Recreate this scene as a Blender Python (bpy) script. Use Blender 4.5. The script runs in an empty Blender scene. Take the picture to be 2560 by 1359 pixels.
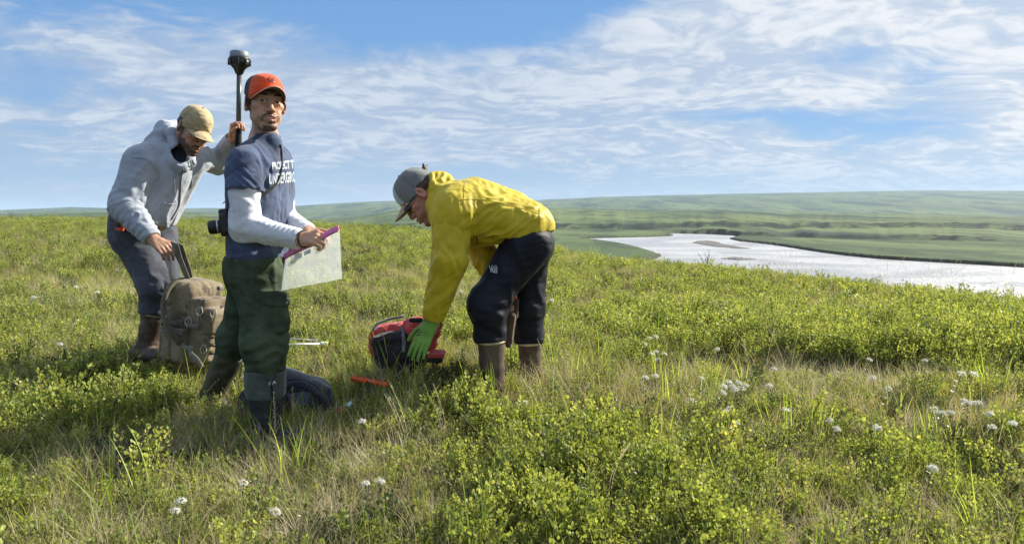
import bpy, bmesh, math, random
import numpy as np
from mathutils import Vector, Matrix, Euler, Quaternion
from mathutils.bvhtree import BVHTree

random.seed(7)
RNG = np.random.default_rng(11)
SC = bpy.context.scene
COL = SC.collection
R = math.radians

# ------------------------------------------------------------------ camera
F_PX = 1934.0                       # focal length in pixels of a 2560 px wide picture
CAM_Z = 1.075
HORIZON = 540.0
PITCH = math.atan((679.5 - HORIZON) / F_PX)
cd = bpy.data.cameras.new("camera")
cam = bpy.data.objects.new("camera", cd)
COL.objects.link(cam)
cd.sensor_fit = 'HORIZONTAL'
cd.sensor_width = 36.0
cd.lens = 36.0 * F_PX / 2560.0
cd.clip_start = 0.05
cd.clip_end = 60000
cam.location = (0, 0, CAM_Z)
cam.rotation_euler = (math.pi / 2 - PITCH, 0, 0)
SC.camera = cam

# ------------------------------------------------------------------ light
SUN_AZ, SUN_EL = 62.0, 33.0         # degrees: to the right of the view direction, above the horizon
sun_dir = Vector((math.sin(R(SUN_AZ)) * math.cos(R(SUN_EL)), math.cos(R(SUN_AZ)) * math.cos(R(SUN_EL)), math.sin(R(SUN_EL))))
sl = bpy.data.lights.new("sun", 'SUN')
sl.energy = 5.0
sl.angle = R(0.6)
sl.color = (1.0, 0.93, 0.80)
so = bpy.data.objects.new("sun", sl)
COL.objects.link(so)
so.rotation_euler = sun_dir.to_track_quat('Z', 'Y').to_euler()
so.location = (20, 10, 30)

SC.view_settings.view_transform = 'Standard'
SC.view_settings.look = 'None'
SC.view_settings.exposure = 1.0
SC.view_settings.gamma = 1.0
SC.view_settings.use_curve_mapping = False
SC.cycles.use_denoising = True
SC.cycles.max_bounces = 6
SC.cycles.diffuse_bounces = 3
SC.cycles.glossy_bounces = 2
SC.cycles.transmission_bounces = 4
SC.cycles.transparent_max_bounces = 6
SC.cycles.volume_bounces = 0
SC.cycles.caustics_reflective = False
SC.cycles.caustics_refractive = False
SC.cycles.sample_clamp_indirect = 4.0


# ------------------------------------------------------------------ node helper
class G:
    def __init__(self, tree):
        self.t = tree

    def n(self, typ, **kw):
        nd = self.t.nodes.new(typ)
        for k, v in kw.items():
            setattr(nd, k, v)
        return nd

    def put(self, sock, v):
        if v is None:
            return
        if isinstance(v, bpy.types.NodeSocket):
            self.t.links.new(v, sock)
        else:
            if hasattr(sock.default_value, '__len__') and not hasattr(v, '__len__'):
                v = [v] * len(sock.default_value)
            if hasattr(sock.default_value, '__len__') and len(sock.default_value) == 4 and len(v) == 3:
                v = (*v, 1)
            sock.default_value = v

    def m(self, op, a, b=None, c=None, clamp=False):
        nd = self.n('ShaderNodeMath', operation=op, use_clamp=clamp)
        for i, v in enumerate((a, b, c)):
            if v is not None:
                self.put(nd.inputs[i], v)
        return nd.outputs[0]

    def vm(self, op, a, b=None, out=0):
        nd = self.n('ShaderNodeVectorMath', operation=op)
        self.put(nd.inputs[0], a)
        if b is not None:
            self.put(nd.inputs[1] if op != 'SCALE' else nd.inputs['Scale'], b)
        return nd.outputs[out]

    def noise(self, vec, scale=5, detail=3, rough=0.5, dist=0.0, col=False):
        nd = self.n('ShaderNodeTexNoise')
        self.put(nd.inputs['Vector'], vec)
        self.put(nd.inputs['Scale'], scale)
        self.put(nd.inputs['Detail'], detail)
        self.put(nd.inputs['Roughness'], rough)
        self.put(nd.inputs['Distortion'], dist)
        return nd.outputs[1 if col else 0]

    def ss(self, x, a, b):
        nd = self.n('ShaderNodeMapRange', interpolation_type='SMOOTHSTEP', clamp=True)
        self.put(nd.inputs[0], x)
        self.put(nd.inputs[1], a)
        self.put(nd.inputs[2], b)
        return nd.outputs[0]

    def mix(self, f, a, b, blend='MIX'):
        nd = self.n('ShaderNodeMix', data_type='RGBA', blend_type=blend)
        self.put(nd.inputs[0], f)
        self.put(nd.inputs[6], a)
        self.put(nd.inputs[7], b)
        return nd.outputs[2]

    def ramp(self, x, stops):
        nd = self.n('ShaderNodeValToRGB')
        e = nd.color_ramp.elements
        while len(e) < len(stops):
            e.new(0.5)
        for k, (p, c) in enumerate(stops):
            e[k].position = p
            e[k].color = (*c, 1) if len(c) == 3 else c
        self.put(nd.inputs[0], x)
        return nd.outputs[0]

    def xyz(self, v):
        nd = self.n('ShaderNodeSeparateXYZ')
        self.put(nd.inputs[0], v)
        return nd.outputs

    def cxyz(self, x, y, z):
        nd = self.n('ShaderNodeCombineXYZ')
        for i, v in enumerate((x, y, z)):
            self.put(nd.inputs[i], v)
        return nd.outputs[0]

    def bump(self, h, strength=0.3, dist=0.01, normal=None):
        nd = self.n('ShaderNodeBump')
        self.put(nd.inputs['Strength'], strength)
        self.put(nd.inputs['Distance'], dist)
        self.put(nd.inputs['Height'], h)
        if normal is not None:
            self.put(nd.inputs['Normal'], normal)
        return nd.outputs[0]


# ------------------------------------------------------------------ sky: Nishita with a layer of broken altocumulus
world = bpy.data.worlds.new("World")
SC.world = world
world.use_nodes = True
world.cycles.sampling_method = "MANUAL"
world.cycles.sample_map_resolution = 256
wt = world.node_tree
wt.nodes.clear()
g = G(wt)
SKY_STRENGTH = 0.15
SKY_TINT = (0.30, 0.37, 0.46)
sky = g.n('ShaderNodeTexSky', sky_type='NISHITA')
sky.sun_disc = False
sky.sun_elevation = R(SUN_EL)
sky.sun_rotation = R(SUN_AZ)
sky.altitude = 300
sky.air_density = 1.0
sky.dust_density = 0.15
sky.ozone_density = 3.0
dirv = g.n('ShaderNodeTexCoord').outputs['Generated']
dx, dy, dz = g.xyz(dirv)
az = g.m('MULTIPLY', g.m('ARCTAN2', dx, dy), 180 / math.pi)
el = g.m('MULTIPLY', g.m('ARCSINE', dz), 180 / math.pi)
dzp = g.m('MAXIMUM', g.m('ADD', dz, 0.20), 0.05)
px = g.m('DIVIDE', dx, dzp)
py = g.m('DIVIDE', dy, dzp)
pv = g.cxyz(px, py, 0.0)
warp = g.noise(pv, 1.4, 3, 0.55, col=True)
pw = g.vm('ADD', pv, g.vm('SCALE', g.vm('SUBTRACT', warp, (0.5, 0.5, 0.5)), 0.55))
rot = g.n('ShaderNodeMapping')
g.put(rot.inputs['Vector'], pw)
rot.inputs['Rotation'].default_value = (0, 0, R(-22))
rot.inputs['Scale'].default_value = (1.0, 1.35, 1)
broad = g.noise(pv, 0.8, 2, 0.5)
bank = g.noise(rot.outputs[0], 2.3, 6, 0.60)         # banks of cloud
cells = g.noise(rot.outputs[0], 11.0, 4, 0.52)        # ripples and puffs inside the banks


def blob(a0, e0, sa, se, amp):
    qa = g.m('DIVIDE', g.m('SUBTRACT', az, a0), sa)
    qe = g.m('DIVIDE', g.m('SUBTRACT', el, e0), se)
    d2 = g.m('ADD', g.m('MULTIPLY', qa, qa), g.m('MULTIPLY', qe, qe))
    return g.m('MULTIPLY', g.m('POWER', 2.718, g.m('MULTIPLY', d2, -1.0)), amp)


# upper edge of the cloud deck (elevation for each azimuth), then thick banks and tears in the deck
ARC = [(-180, 30), (-60, 12), (-33, 11.4), (-26, 12.6), (-18, 12.8), (-10, 11.9), (-4, 10.9), (1, 11.6), (6, 13.2), (11, 15.5), (16, 19), (30, 30)]
arc = g.m('MULTIPLY', g.ramp(g.m('DIVIDE', g.m('ADD', az, 40), 80), [(min(1, max(0, (a + 40) / 80)), (e / 30,) * 3) for a, e in ARC[1:]]), 30)
edge = g.m('ADD', g.m('SUBTRACT', arc, el), g.m('MULTIPLY', g.m('SUBTRACT', bank, 0.5), 5.5))
edge = g.m('ADD', edge, g.m('MULTIPLY', g.m('SUBTRACT', cells, 0.5), 2.5))
deck = g.m('MAXIMUM', g.ss(edge, -1.3, 2.2), g.ss(el, 22, 30))  # second term: unseen cloud overhead, added to raise the fill light
shape = None
for b in ((24.5, 11.0, 3.0, 1.2, -0.14), (28.0, 9.4, 3.0, 1.6, -0.22), (24.5, 5.6, 6.0, 1.2, -0.26), (14, 7.2, 5, .8, -0.20), (20, 6.8, 4, .8, -0.14), (4, 6.6, 3.5, .6, -0.10), (21, 10.6, 2.0, .8, -0.12), (12, 4.6, 5, .5, -0.12),
          (29, 15.5, 10, 4.0, 0.20), (12, 11.8, 7, 2.2, 0.20), (-9, 10.5, 9, 1.6, 0.20), (-24, 12.3, 9, 1.0, 0.10), (-32, 8.0, 9, 4.0, -0.14), (33, 7, 3, 2.5, 0.10), (-10, 3.0, 30, 1.6, -0.10), (-5, 7.5, 22, 3.0, 0.10), (18, 8.5, 8, .9, .12), (17, 4.6, 7, .6, .10), (22, 2.6, 12, 1.2, 0.10)):
    v = blob(*b)
    shape = v if shape is None else g.m('ADD', shape, v)
cover = g.m('ADD', g.m('MULTIPLY', bank, 1.15), g.m('MULTIPLY', cells, 0.45))
cover = g.m('SUBTRACT', cover, 0.15)
cover = g.m('ADD', cover, g.m('MULTIPLY', g.m('SUBTRACT', broad, 0.5), 0.22))
cover = g.m('ADD', cover, shape)
dens = g.m('MULTIPLY', g.ss(cover, 0.46, 0.82), deck)
veil = g.m('MULTIPLY', g.m('MULTIPLY', g.ss(g.m('ADD', shape, g.m('MULTIPLY', bank, 0.6)), 0.03, 0.30), 0.78), deck)
alpha = g.m('SUBTRACT', 1.0, g.m('MULTIPLY', g.m('SUBTRACT', 1.0, g.m('MULTIPLY', dens, 0.85)), g.m('SUBTRACT', 1.0, veil)))
alpha = g.m('MULTIPLY', alpha, g.m('ADD', 0.42, g.m('MULTIPLY', g.ss(el, 0.5, 5.0), 0.58)))
cosun = g.vm('DOT_PRODUCT', dirv, tuple(sun_dir), out=1)
near_sun = g.ss(cosun, 0.40, 0.93)
K = 1.0 / (SKY_STRENGTH * 2 ** SC.view_settings.exposure)       # picture brightness to sky radiance


def lum(r_, g_, b_, k=1.0):
    return (r_ * K * k, g_ * K * k, b_ * K * k)


thick = g.m('MULTIPLY', g.ss(g.m('ADD', g.m('MULTIPLY', cells, 0.5), g.m('MULTIPLY', bank, 0.5)), 0.40, 0.60), dens)
c_thin = g.mix(near_sun, lum(.43, .53, .69), lum(.64, .72, .82))
c_full = g.mix(near_sun, lum(.66, .73, .83), lum(.97, .97, .98))
cc = g.mix(thick, c_thin, c_full)
# clear air: the Nishita sky evened out towards the soft blue of a humid day
grad = g.ramp(g.m('DIVIDE', g.m('MAXIMUM', el, 0), 90), [(0.0, lum(.40, .55, .75)), (.045, lum(.27, .46, .74)), (.11, lum(.19, .40, .74)), (.25, lum(.15, .35, .70)), (1.0, lum(.10, .24, .55))])
skyc = g.mix(0.78, g.mix(1.0, sky.outputs[0], SKY_TINT, 'MULTIPLY'), grad)
final = g.mix(alpha, skyc, cc)
bg = g.n('ShaderNodeBackground')
g.put(bg.inputs[0], final)
bg.inputs[1].default_value = SKY_STRENGTH
wo = g.n('ShaderNodeOutputWorld')
wt.links.new(bg.outputs[0], wo.inputs[0])


# ------------------------------------------------------------------ general helpers
def P(u, v, y):
    """world point at depth y (world Y) seen at pixel (u, v) of the 2560 px wide photograph"""
    cx, cy = (u - 1280.0) / F_PX, (679.5 - v) / F_PX
    d = Vector((cx, math.cos(PITCH) + cy * math.sin(PITCH), -math.sin(PITCH) + cy * math.cos(PITCH)))
    s = y / d.y
    return Vector((d.x * s, y, CAM_Z + d.z * s))


def PA(u, v, y):
    return np.array(P(u, v, y))


def tag(o, label=None, cat=None, group=None, kind=None):
    if label:
        o['label'] = label
    if cat:
        o['category'] = cat
    if group:
        o['group'] = group
    if kind:
        o['kind'] = kind
    return o


def mesh_obj(name, verts, faces, mat=None, parent=None, smooth=True):
    me = bpy.data.meshes.new(name)
    if isinstance(verts, np.ndarray):
        verts = verts.tolist()
    if isinstance(faces, np.ndarray):
        faces = faces.tolist()
    me.from_pydata(verts, [], faces)
    if smooth:
        me.polygons.foreach_set('use_smooth', [True] * len(me.polygons))
    me.update()
    if mat:
        me.materials.append(mat)
    o = bpy.data.objects.new(name, me)
    COL.objects.link(o)
    if parent:
        o.parent = parent
    return o


def empty(name, loc=(0, 0, 0)):
    o = bpy.data.objects.new(name, None)
    o.empty_display_size = 0.1
    o.location = loc
    COL.objects.link(o)
    return o


def keep(o, parent):
    """parent without moving"""
    o.parent = parent
    o.matrix_parent_inverse = Matrix.Translation(parent.location).inverted()
    return o


def mat_new(name):
    m = bpy.data.materials.new(name)
    m.use_nodes = True
    t = m.node_tree
    t.nodes.clear()
    gg = G(t)
    out = gg.n('ShaderNodeOutputMaterial')
    return m, gg, out


def bsdf(gg, out, color, rough=0.7, normal=None, spec=0.3, **kw):
    b = gg.n('ShaderNodeBsdfPrincipled')
    gg.put(b.inputs['Base Color'], color)
    gg.put(b.inputs['Roughness'], rough)
    gg.put(b.inputs['Specular IOR Level'], spec)
    for k, v in kw.items():
        gg.put(b.inputs[k.replace('_', ' ')], v)
    if normal is not None:
        gg.put(b.inputs['Normal'], normal)
    gg.t.links.new(b.outputs[0], out.inputs[0])
    return b


# ------------------------------------------------------------------ numpy noise
_perm = np.random.default_rng(3).permutation(256)
_perm = np.concatenate([_perm, _perm, _perm])
_grad = np.random.default_rng(4).normal(size=(256, 3))
_grad /= np.linalg.norm(_grad, axis=1)[:, None]


def pnoise(p):
    p = np.asarray(p, float)
    i = np.floor(p).astype(np.int64)
    f = p - i
    i &= 255
    w = f * f * f * (f * (f * 6 - 15) + 10)
    r = 0
    for cx in (0, 1):
        hx = _perm[(i[:, 0] + cx) & 255]
        wx = w[:, 0] if cx else 1 - w[:, 0]
        for cy in (0, 1):
            hy = _perm[hx + ((i[:, 1] + cy) & 255)]
            wy = w[:, 1] if cy else 1 - w[:, 1]
            for cz in (0, 1):
                h = _perm[hy + ((i[:, 2] + cz) & 255)]
                wz = w[:, 2] if cz else 1 - w[:, 2]
                gr = _grad[h]
                r = r + wx * wy * wz * (gr[:, 0] * (f[:, 0] - cx) + gr[:, 1] * (f[:, 1] - cy) + gr[:, 2] * (f[:, 2] - cz))
    return r


def fbm(p, oct=3, seed=0.0):
    p = np.asarray(p, float) + seed
    a, s, t = 1.0, 0.0, 0.0
    for k in range(oct):
        s = s + a * pnoise(p)
        t += a
        p = p * 2.03 + 17.3
        a *= 0.5
    return s / t


def sstep(x, a, b):
    t = np.clip((x - a) / (b - a), 0, 1)
    return t * t * (3 - 2 * t)


# ------------------------------------------------------------------ terrain
_cu = np.array([(-1200, 546, 36), (0, 545, 36), (560, 551, 36), (800, 560, 34), (1000, 571, 32), (1300, 606, 27), (1500, 644, 21), (1800, 670, 17),
                (2000, 692, 14.5), (2300, 726, 12), (2560, 755, 10.5), (3400, 820, 9)], float)
_r1 = np.array([(-1500, 522), (-400, 527), (0, 525), (180, 518), (300, 521), (560, 520), (750, 514), (900, 505), (1000, 502), (1350, 501), (1500, 493), (1700, 488),
                (2000, 482), (2300, 477), (2560, 478), (3200, 470), (4000, 476)], float)
_r2 = np.array([(-1500, 530), (0, 534), (250, 529), (450, 531), (560, 537), (760, 548), (900, 540), (1000, 524), (1350, 520), (1800, 527), (2000, 532), (2560, 541), (4000, 540)], float)
_ft = np.array([(-1500, 700), (1000, 840), (1640, 830), (1850, 800), (2100, 770), (2560, 740), (4000, 700)], float)
_dt = np.array([(1500, 640), (1650, 620), (1850, 575), (2100, 505), (2400, 458), (2560, 440), (4000, 400)], float)
D_RIDGE, D_FAR = 2200.0, 8000.0
VEG = 0.10
FLAT = -13.6
WATER = -15.0


def flat_pt(u, v, z=WATER):
    y = (CAM_Z - z) / ((v - HORIZON) / F_PX)
    return ((u - 1280.0) / F_PX * y, y)


river_px = [(1446, 597), (1490, 595.5), (1540, 594), (1620, 592.3), (1672, 590.3), (1686, 588.3), (1660, 586), (1612, 583.2), (1700, 583.6), (1780, 585.2), (1835, 588.5),
            (1846, 592), (1826, 597.5), (1850, 603), (1900, 608), (1960, 616), (2050, 630), (2120, 639), (2200, 647), (2350, 656), (2560, 668), (2800, 682),
            (3300, 708), (3500, 850), (2600, 850), (1900, 790), (1560, 690), (1600, 660), (1640, 647), (1652, 641), (1620, 629), (1580, 617), (1540, 609), (1490, 602)]
isle_px = [[(1728, 607), (1745, 602), (1772, 601.5), (1792, 604), (1806, 609), (1850, 617), (1885, 622), (1840, 621.5), (1790, 617), (1752, 611)],
           [(1798, 646), (1840, 642.5), (1898, 648), (1850, 650.5)]]
river_xy = np.array([flat_pt(*p) for p in river_px])
isle_xy = [np.array([flat_pt(*p) for p in q]) for q in isle_px]


def poly_sd(x, y, poly):
    """signed distance to a polygon, negative inside"""
    d = np.full(x.shape, 1e9)
    inside = np.zeros(x.shape, bool)
    n = len(poly)
    for i in range(n):
        ax, ay = poly[i]
        bx, by = poly[(i + 1) % n]
        ex, ey = bx - ax, by - ay
        wx, wy = x - ax, y - ay
        t = np.clip((wx * ex + wy * ey) / (ex * ex + ey * ey), 0, 1)
        d = np.minimum(d, (wx - ex * t) ** 2 + (wy - ey * t) ** 2)
        c = ((ay > y) != (by > y)) & (x < (bx - ax) * (y - ay) / (by - ay + 1e-12) + ax)
        inside ^= c
    d = np.sqrt(d)
    return np.where(inside, -d, d)


BUMPS = []          # hummocks under the people's feet


def H(x, y, full=True):
    x = np.atleast_1d(np.asarray(x, float))
    y = np.atleast_1d(np.asarray(y, float))
    r = np.hypot(x, y)
    yy = np.maximum(np.maximum(y, r * 0.3), 1e-4)
    u = np.clip(x / yy * F_PX + 1280, -1500, 4000)
    yE = np.interp(u, _cu[:, 0], _cu[:, 2])
    vE = np.interp(u, _cu[:, 0], _cu[:, 1])
    zE = CAM_Z - (vE - HORIZON) / F_PX * yE - VEG
    zn = np.where(yy > 3.75, 0.9 * (1 - np.exp(-np.maximum(yy - 3.75, 0) / 8)), 0.055 * (yy - 3.75))
    y0 = 5.0
    z0 = 0.9 * (1 - math.exp(-(y0 - 3.75) / 8))
    L = yE - y0
    t = np.clip((yy - y0) / L, 0, 1)
    m0 = np.clip((zE - z0) / L * 1.6 + 0.02, -0.02, 0.09)
    mE = (zE - CAM_Z) / yE
    h = (2 * t ** 3 - 3 * t ** 2 + 1) * z0 + (t ** 3 - 2 * t ** 2 + t) * L * m0 + (-2 * t ** 3 + 3 * t ** 2) * zE + (t ** 3 - t ** 2) * L * mE
    dy = np.maximum(yy - yE, 0)
    drop = zE + mE * dy - 0.0045 * dy ** 2
    z = np.where(yy < y0, zn, np.where(yy < yE, h, drop))
    # hummocks
    near = 1 - sstep(yy, 26, 45)
    pp = np.stack([x, y, np.zeros_like(x)], 1)
    z = z + near * (0.10 * fbm(pp * 1.1, 3, 5.0) + 0.075 * fbm(pp * 3.1, 2, 9.0) * (1 - sstep(yy, 16, 26))) * sstep(yy, 0.5, 3)
    for (bx_, by_, bh, br) in BUMPS:
        z = z + bh * np.exp(-((x - bx_) ** 2 + (y - by_) ** 2) / (br * br))
    # valley and hills
    if full:
        D = yy
        ft = np.interp(u, _ft[:, 0], _ft[:, 1]) * (1 + 0.05 * fbm(np.stack([u * 0.006, np.zeros_like(u), np.zeros_like(u)], 1), 3))
        z2 = CAM_Z - (np.interp(u, _r2[:, 0], _r2[:, 1]) - HORIZON) / F_PX * D_RIDGE
        z1 = CAM_Z - (np.interp(u, _r1[:, 0], _r1[:, 1]) - HORIZON) / F_PX * D_FAR
        un = lambda k, sd_: fbm(np.stack([u * k, np.zeros_like(u) + sd_, np.zeros_like(u)], 1), 3)
        fl = FLAT + 0.5 * fbm(pp * 0.02, 3) + np.zeros_like(z)
        dt = np.interp(u, _dt[:, 0], _dt[:, 1]) * (1 + 0.04 * un(0.011, 3.0))
        tm = sstep(u, 1600, 1720) * (1 - sstep(u, 2430, 2600)) * np.clip(0.9 + 1.6 * un(0.012, 8.0), 0, 1.2)
        terr = sstep(D, dt, dt * 1.03) * 3.0 * tm
        blf = sstep(D, ft, ft * 1.035) * (5.0 + 4 * un(0.02, 1.0))
        tt = np.clip((D - ft) / (D_RIDGE - ft), 0, 1)
        hill = fl + terr + blf + (z2 - fl - 6) * (0.35 * tt + 0.65 * (1 - (1 - tt) ** 2))
        t2 = np.clip((D - 3000) / (D_FAR - 3000), 0, 1)
        far = (z2 - 30) + (z1 - z2 + 30) * (0.45 * t2 + 0.55 * (1 - (1 - t2) ** 2))
        far = np.where(D < 3000, z2 - 30 * sstep(D, D_RIDGE, 3000), far)
        fl = np.where(D < D_RIDGE, hill, far)
        fl = fl - np.maximum(D - D_FAR, 0) * 0.02
        env = np.clip((D - ft) / 1500, 0, 1) * (1 - 0.75 * np.exp(-((D - D_RIDGE) / 500) ** 2)) * (1 - 0.85 * sstep(D, 6500, D_FAR))
        fl = fl + env * (9 * fbm(np.stack([x * 0.0016, y * 0.0010, np.zeros_like(x)], 1), 3, 2.0) + D * 0.0014 * fbm(np.stack([x * 0.005, y * 0.0025, np.zeros_like(x)], 1), 3, 6.0))
        if full == 2:
            # dark eroded faces of the bluffs
            return np.maximum(sstep(D, ft * .992, ft) * (1 - sstep(D, ft * 1.035, ft * 1.06)) * np.clip(.75 + 1.5 * un(0.016, 5.0), 0, 1),
                              sstep(D, dt * .995, dt) * (1 - sstep(D, dt * 1.03, dt * 1.045)) * np.clip(tm, 0, 1))
        w = sstep(z, FLAT - 3, FLAT + 5)
        z = np.where(yy < yE, z, np.maximum(z, fl))
    return z


def Hs(x, y):
    return float(H(x, y, False)[0])


for _x, _y, _z, _r in ((-2.22, 4.72, 0.17, .55), (-1.17, 3.66, -0.012, .45), (-1.55, 4.10, 0.035, .35), (-0.10, 4.07, 0.095, .40), (0.09, 4.46, 0.105, .4), (-1.95, 5.0, .17, .4), (-.60, 4.36, .235, .30)):
    BUMPS.append((_x, _y, _z - Hs(_x, _y), _r))
# hollow in front of the taller shrubs on the right
BUMPS += [(1.15, 5.0, -.07, .3), (1.6, 5.0, -.10, .32), (2.05, 4.95, -.11, .33), (2.5, 4.9, -.09, .3), (3.3, 4.45, -.08, .3)]


def build_terrain():
    az = np.concatenate([np.linspace(-180, -62, 16)[:-1], np.linspace(-62, -38, 40)[:-1], np.linspace(-38, 38, 640), np.linspace(38, 62, 40)[1:], np.linspace(62, 180, 16)[1:]])
    rr = [0.0]
    rr += list(np.geomspace(0.4, 45, 120))
    rr += list(np.geomspace(47, 150, 20)) + list(np.linspace(153, 240, 34))
    vv = np.arange(668, 571, -0.62)
    rr += list((CAM_Z - WATER) / ((vv - HORIZON) / F_PX)[((CAM_Z - WATER) / ((vv - HORIZON) / F_PX)) > 242])
    rr += list(np.geomspace(rr[-1] * 1.012, 2150, 50)) + [2180, 2200, 2225, 2260, 2320, 2450, 2700, 3000]
    rr += list(np.geomspace(3100, 8000, 46))
    rr += list(np.geomspace(8200, 13000, 6))
    rr = np.array(rr)
    A, RR = np.meshgrid(np.radians(az), rr, indexing='ij')
    # rings are rows of constant depth in front of the camera, circles behind
    fac = 1 / np.maximum(np.cos(A), 0.42)
    X = (RR * np.sin(A) * fac).ravel()
    Y = (RR * np.cos(A) * fac).ravel()
    Z = H(X, Y)
    sel = (Y > 100) & (Y < 1000) & (X > 0)
    grav = np.zeros_like(Z)
    xs, ys = X[sel], Y[sel]
    ys_w = ys
    sd = poly_sd(xs, ys_w, river_xy) + 1.2 * fbm(np.stack([xs * 0.08, ys * 0.08, 0 * xs], 1), 3)
    zs = Z[sel]
    # one metre cut bank, then the river bed
    zs = np.where(sd < 0, np.minimum(zs, -16.4), zs)
    zs = np.where((sd >= 0) & (sd < 2.2), np.minimum(zs, FLAT - 0.35), zs)
    gv = np.zeros_like(zs)
    for q in isle_xy:
        s2 = poly_sd(xs, ys, q) + 2.0 * fbm(np.stack([xs * 0.05, ys * 0.05, 0 * xs], 1), 3)
        zs = np.where(s2 < 0, -14.75 + 0.3 * fbm(np.stack([xs * .1, ys * .1, 0 * xs], 1), 2), zs)
        gv = np.maximum(gv, (s2 < 3).astype(float))
    Z[sel] = zs
    grav[sel] = gv
    na, nr = len(az), len(rr)
    idx = np.arange(na * nr).reshape(na, nr)
    f = np.stack([idx[:-1, :-1], idx[1:, :-1], idx[1:, 1:], idx[:-1, 1:]], -1).reshape(-1, 4)
    o = mesh_obj('ground', np.stack([X, Y, Z], 1), f)
    bl = np.zeros_like(Z)
    fs_ = (Y > 380) & (Y < 1000)
    bl[fs_] = H(X[fs_], Y[fs_], 2)
    at = o.data.attributes.new('bluff', 'FLOAT', 'POINT')
    at.data.foreach_set('value', bl)
    at = o.data.attributes.new('gravel', 'FLOAT', 'POINT')
    at.data.foreach_set('value', grav)
    tag(o, kind='structure')
    m, q, out = mat_new('tundra_ground')
    pos = q.n('ShaderNodeNewGeometry').outputs['Position']
    nor = q.n('ShaderNodeNewGeometry').outputs['Normal']
    X_, Y_, Z_ = q.xyz(pos)
    dist = q.vm('LENGTH', pos, out=1)
    # near litter under the plants
    lit = q.ramp(q.noise(pos, 9, 5, 0.65), [(0.3, (0.030, 0.024, 0.014)), (0.5, (0.060, 0.050, 0.028)), (0.7, (0.075, 0.072, 0.03))])
    # flood plain and hills: streaks of meadow, shrub and heath
    st = q.n('ShaderNodeMapping')
    q.put(st.inputs[0], pos)
    st.inputs['Scale'].default_value = (1.0, 0.24, 1.0)
    n1 = q.noise(st.outputs[0], 0.0035, 6, 0.62, 0.6)
    n2 = q.noise(st.outputs[0], 0.022, 6, 0.68)
    n3 = q.noise(pos, 0.3, 4, 0.65)
    mead = q.ramp(n1, [(0.30, (0.045, 0.074, 0.042)), (0.43, (0.080, 0.116, 0.054)), (0.54, (0.132, 0.170, 0.070)), (0.66, (0.070, 0.102, 0.052))])
    mead = q.mix(q.m('MULTIPLY', q.ss(n2, 0.52, 0.57), 0.65), mead, (0.026, 0.046, 0.032))
    big = q.ss(q.noise(st.outputs[0], 0.0050, 6, 0.62, 0.4), 0.53, 0.575)
    mead = q.mix(q.m('MULTIPLY', big, 0.85), mead, (0.018, 0.036, 0.036))
    mead = q.mix(q.m('MULTIPLY', q.ss(n3, 0.45, 0.7), 0.35), mead, (0.16, 0.17, 0.075))
    slope = q.xyz(nor)[2]
    bank = q.m('MULTIPLY', q.ss(slope, 0.992, 0.955), q.ss(dist, 90, 130))
    soil = q.ramp(q.noise(pos, 0.4, 4), [(0.35, (0.035, 0.034, 0.026)), (0.65, (0.085, 0.080, 0.055))])
    fac = q.ss(dist, 18, 34)
    c = q.mix(fac, lit, mead)
    c = q.mix(q.m('MULTIPLY', bank, 0.85), c, soil)
    bf = q.n('ShaderNodeAttribute', attribute_name='bluff').outputs['Fac']
    c = q.mix(q.m('MULTIPLY', bf, q.ss(q.noise(pos, 0.055, 5, .65), 0.40, 0.54)), c, (0.016, 0.022, 0.021))
    ga = q.n('ShaderNodeAttribute', attribute_name='gravel').outputs['Fac']
    c = q.mix(ga, c, q.ramp(q.noise(pos, 0.5, 4), [(0.3, (0.10, 0.10, 0.10)), (0.7, (0.19, 0.18, 0.17))]))
    bsdf(q, out, c, 0.95, q.bump(q.noise(pos, 12, 4, 0.6), 0.6, 0.04), spec=0.1)
    o.data.materials.append(m)
    return o


ground = build_terrain()

# river surface
m, q, out = mat_new('silty_glitter_water')
pos = q.n('ShaderNodeNewGeometry').outputs['Position']
st = q.n('ShaderNodeMapping')
q.put(st.inputs[0], pos)
st.inputs['Rotation'].default_value = (0, 0, R(-30))
st.inputs['Scale'].default_value = (0.55, 1.0, 1.0)
w1 = q.noise(st.outputs[0], 0.35, 4, 0.62, 0.5)
w2 = q.noise(st.outputs[0], 1.6, 3, 0.6)
w3 = q.noise(st.outputs[0], 0.03, 5, 0.62, 0.8)
hgt = q.m('ADD', q.m('MULTIPLY', w1, 1.0), q.m('MULTIPLY', w2, 0.30))
silt_glitter = q.mix(q.ss(w3, 0.40, 0.62), (0.33, 0.335, 0.34), (0.52, 0.515, 0.505))  # pale base colour stands in for sun glitter as well as silt
bsdf(q, out, silt_glitter, 0.30, q.bump(hgt, 0.9, 1.2), spec=0.6, IOR=1.33)
river = mesh_obj('river', [(-60, 50, WATER), (900, 50, WATER), (900, 1000, WATER), (-60, 1000, WATER)], [(0, 1, 2, 3)], m)
tag(river, kind='structure')

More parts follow.
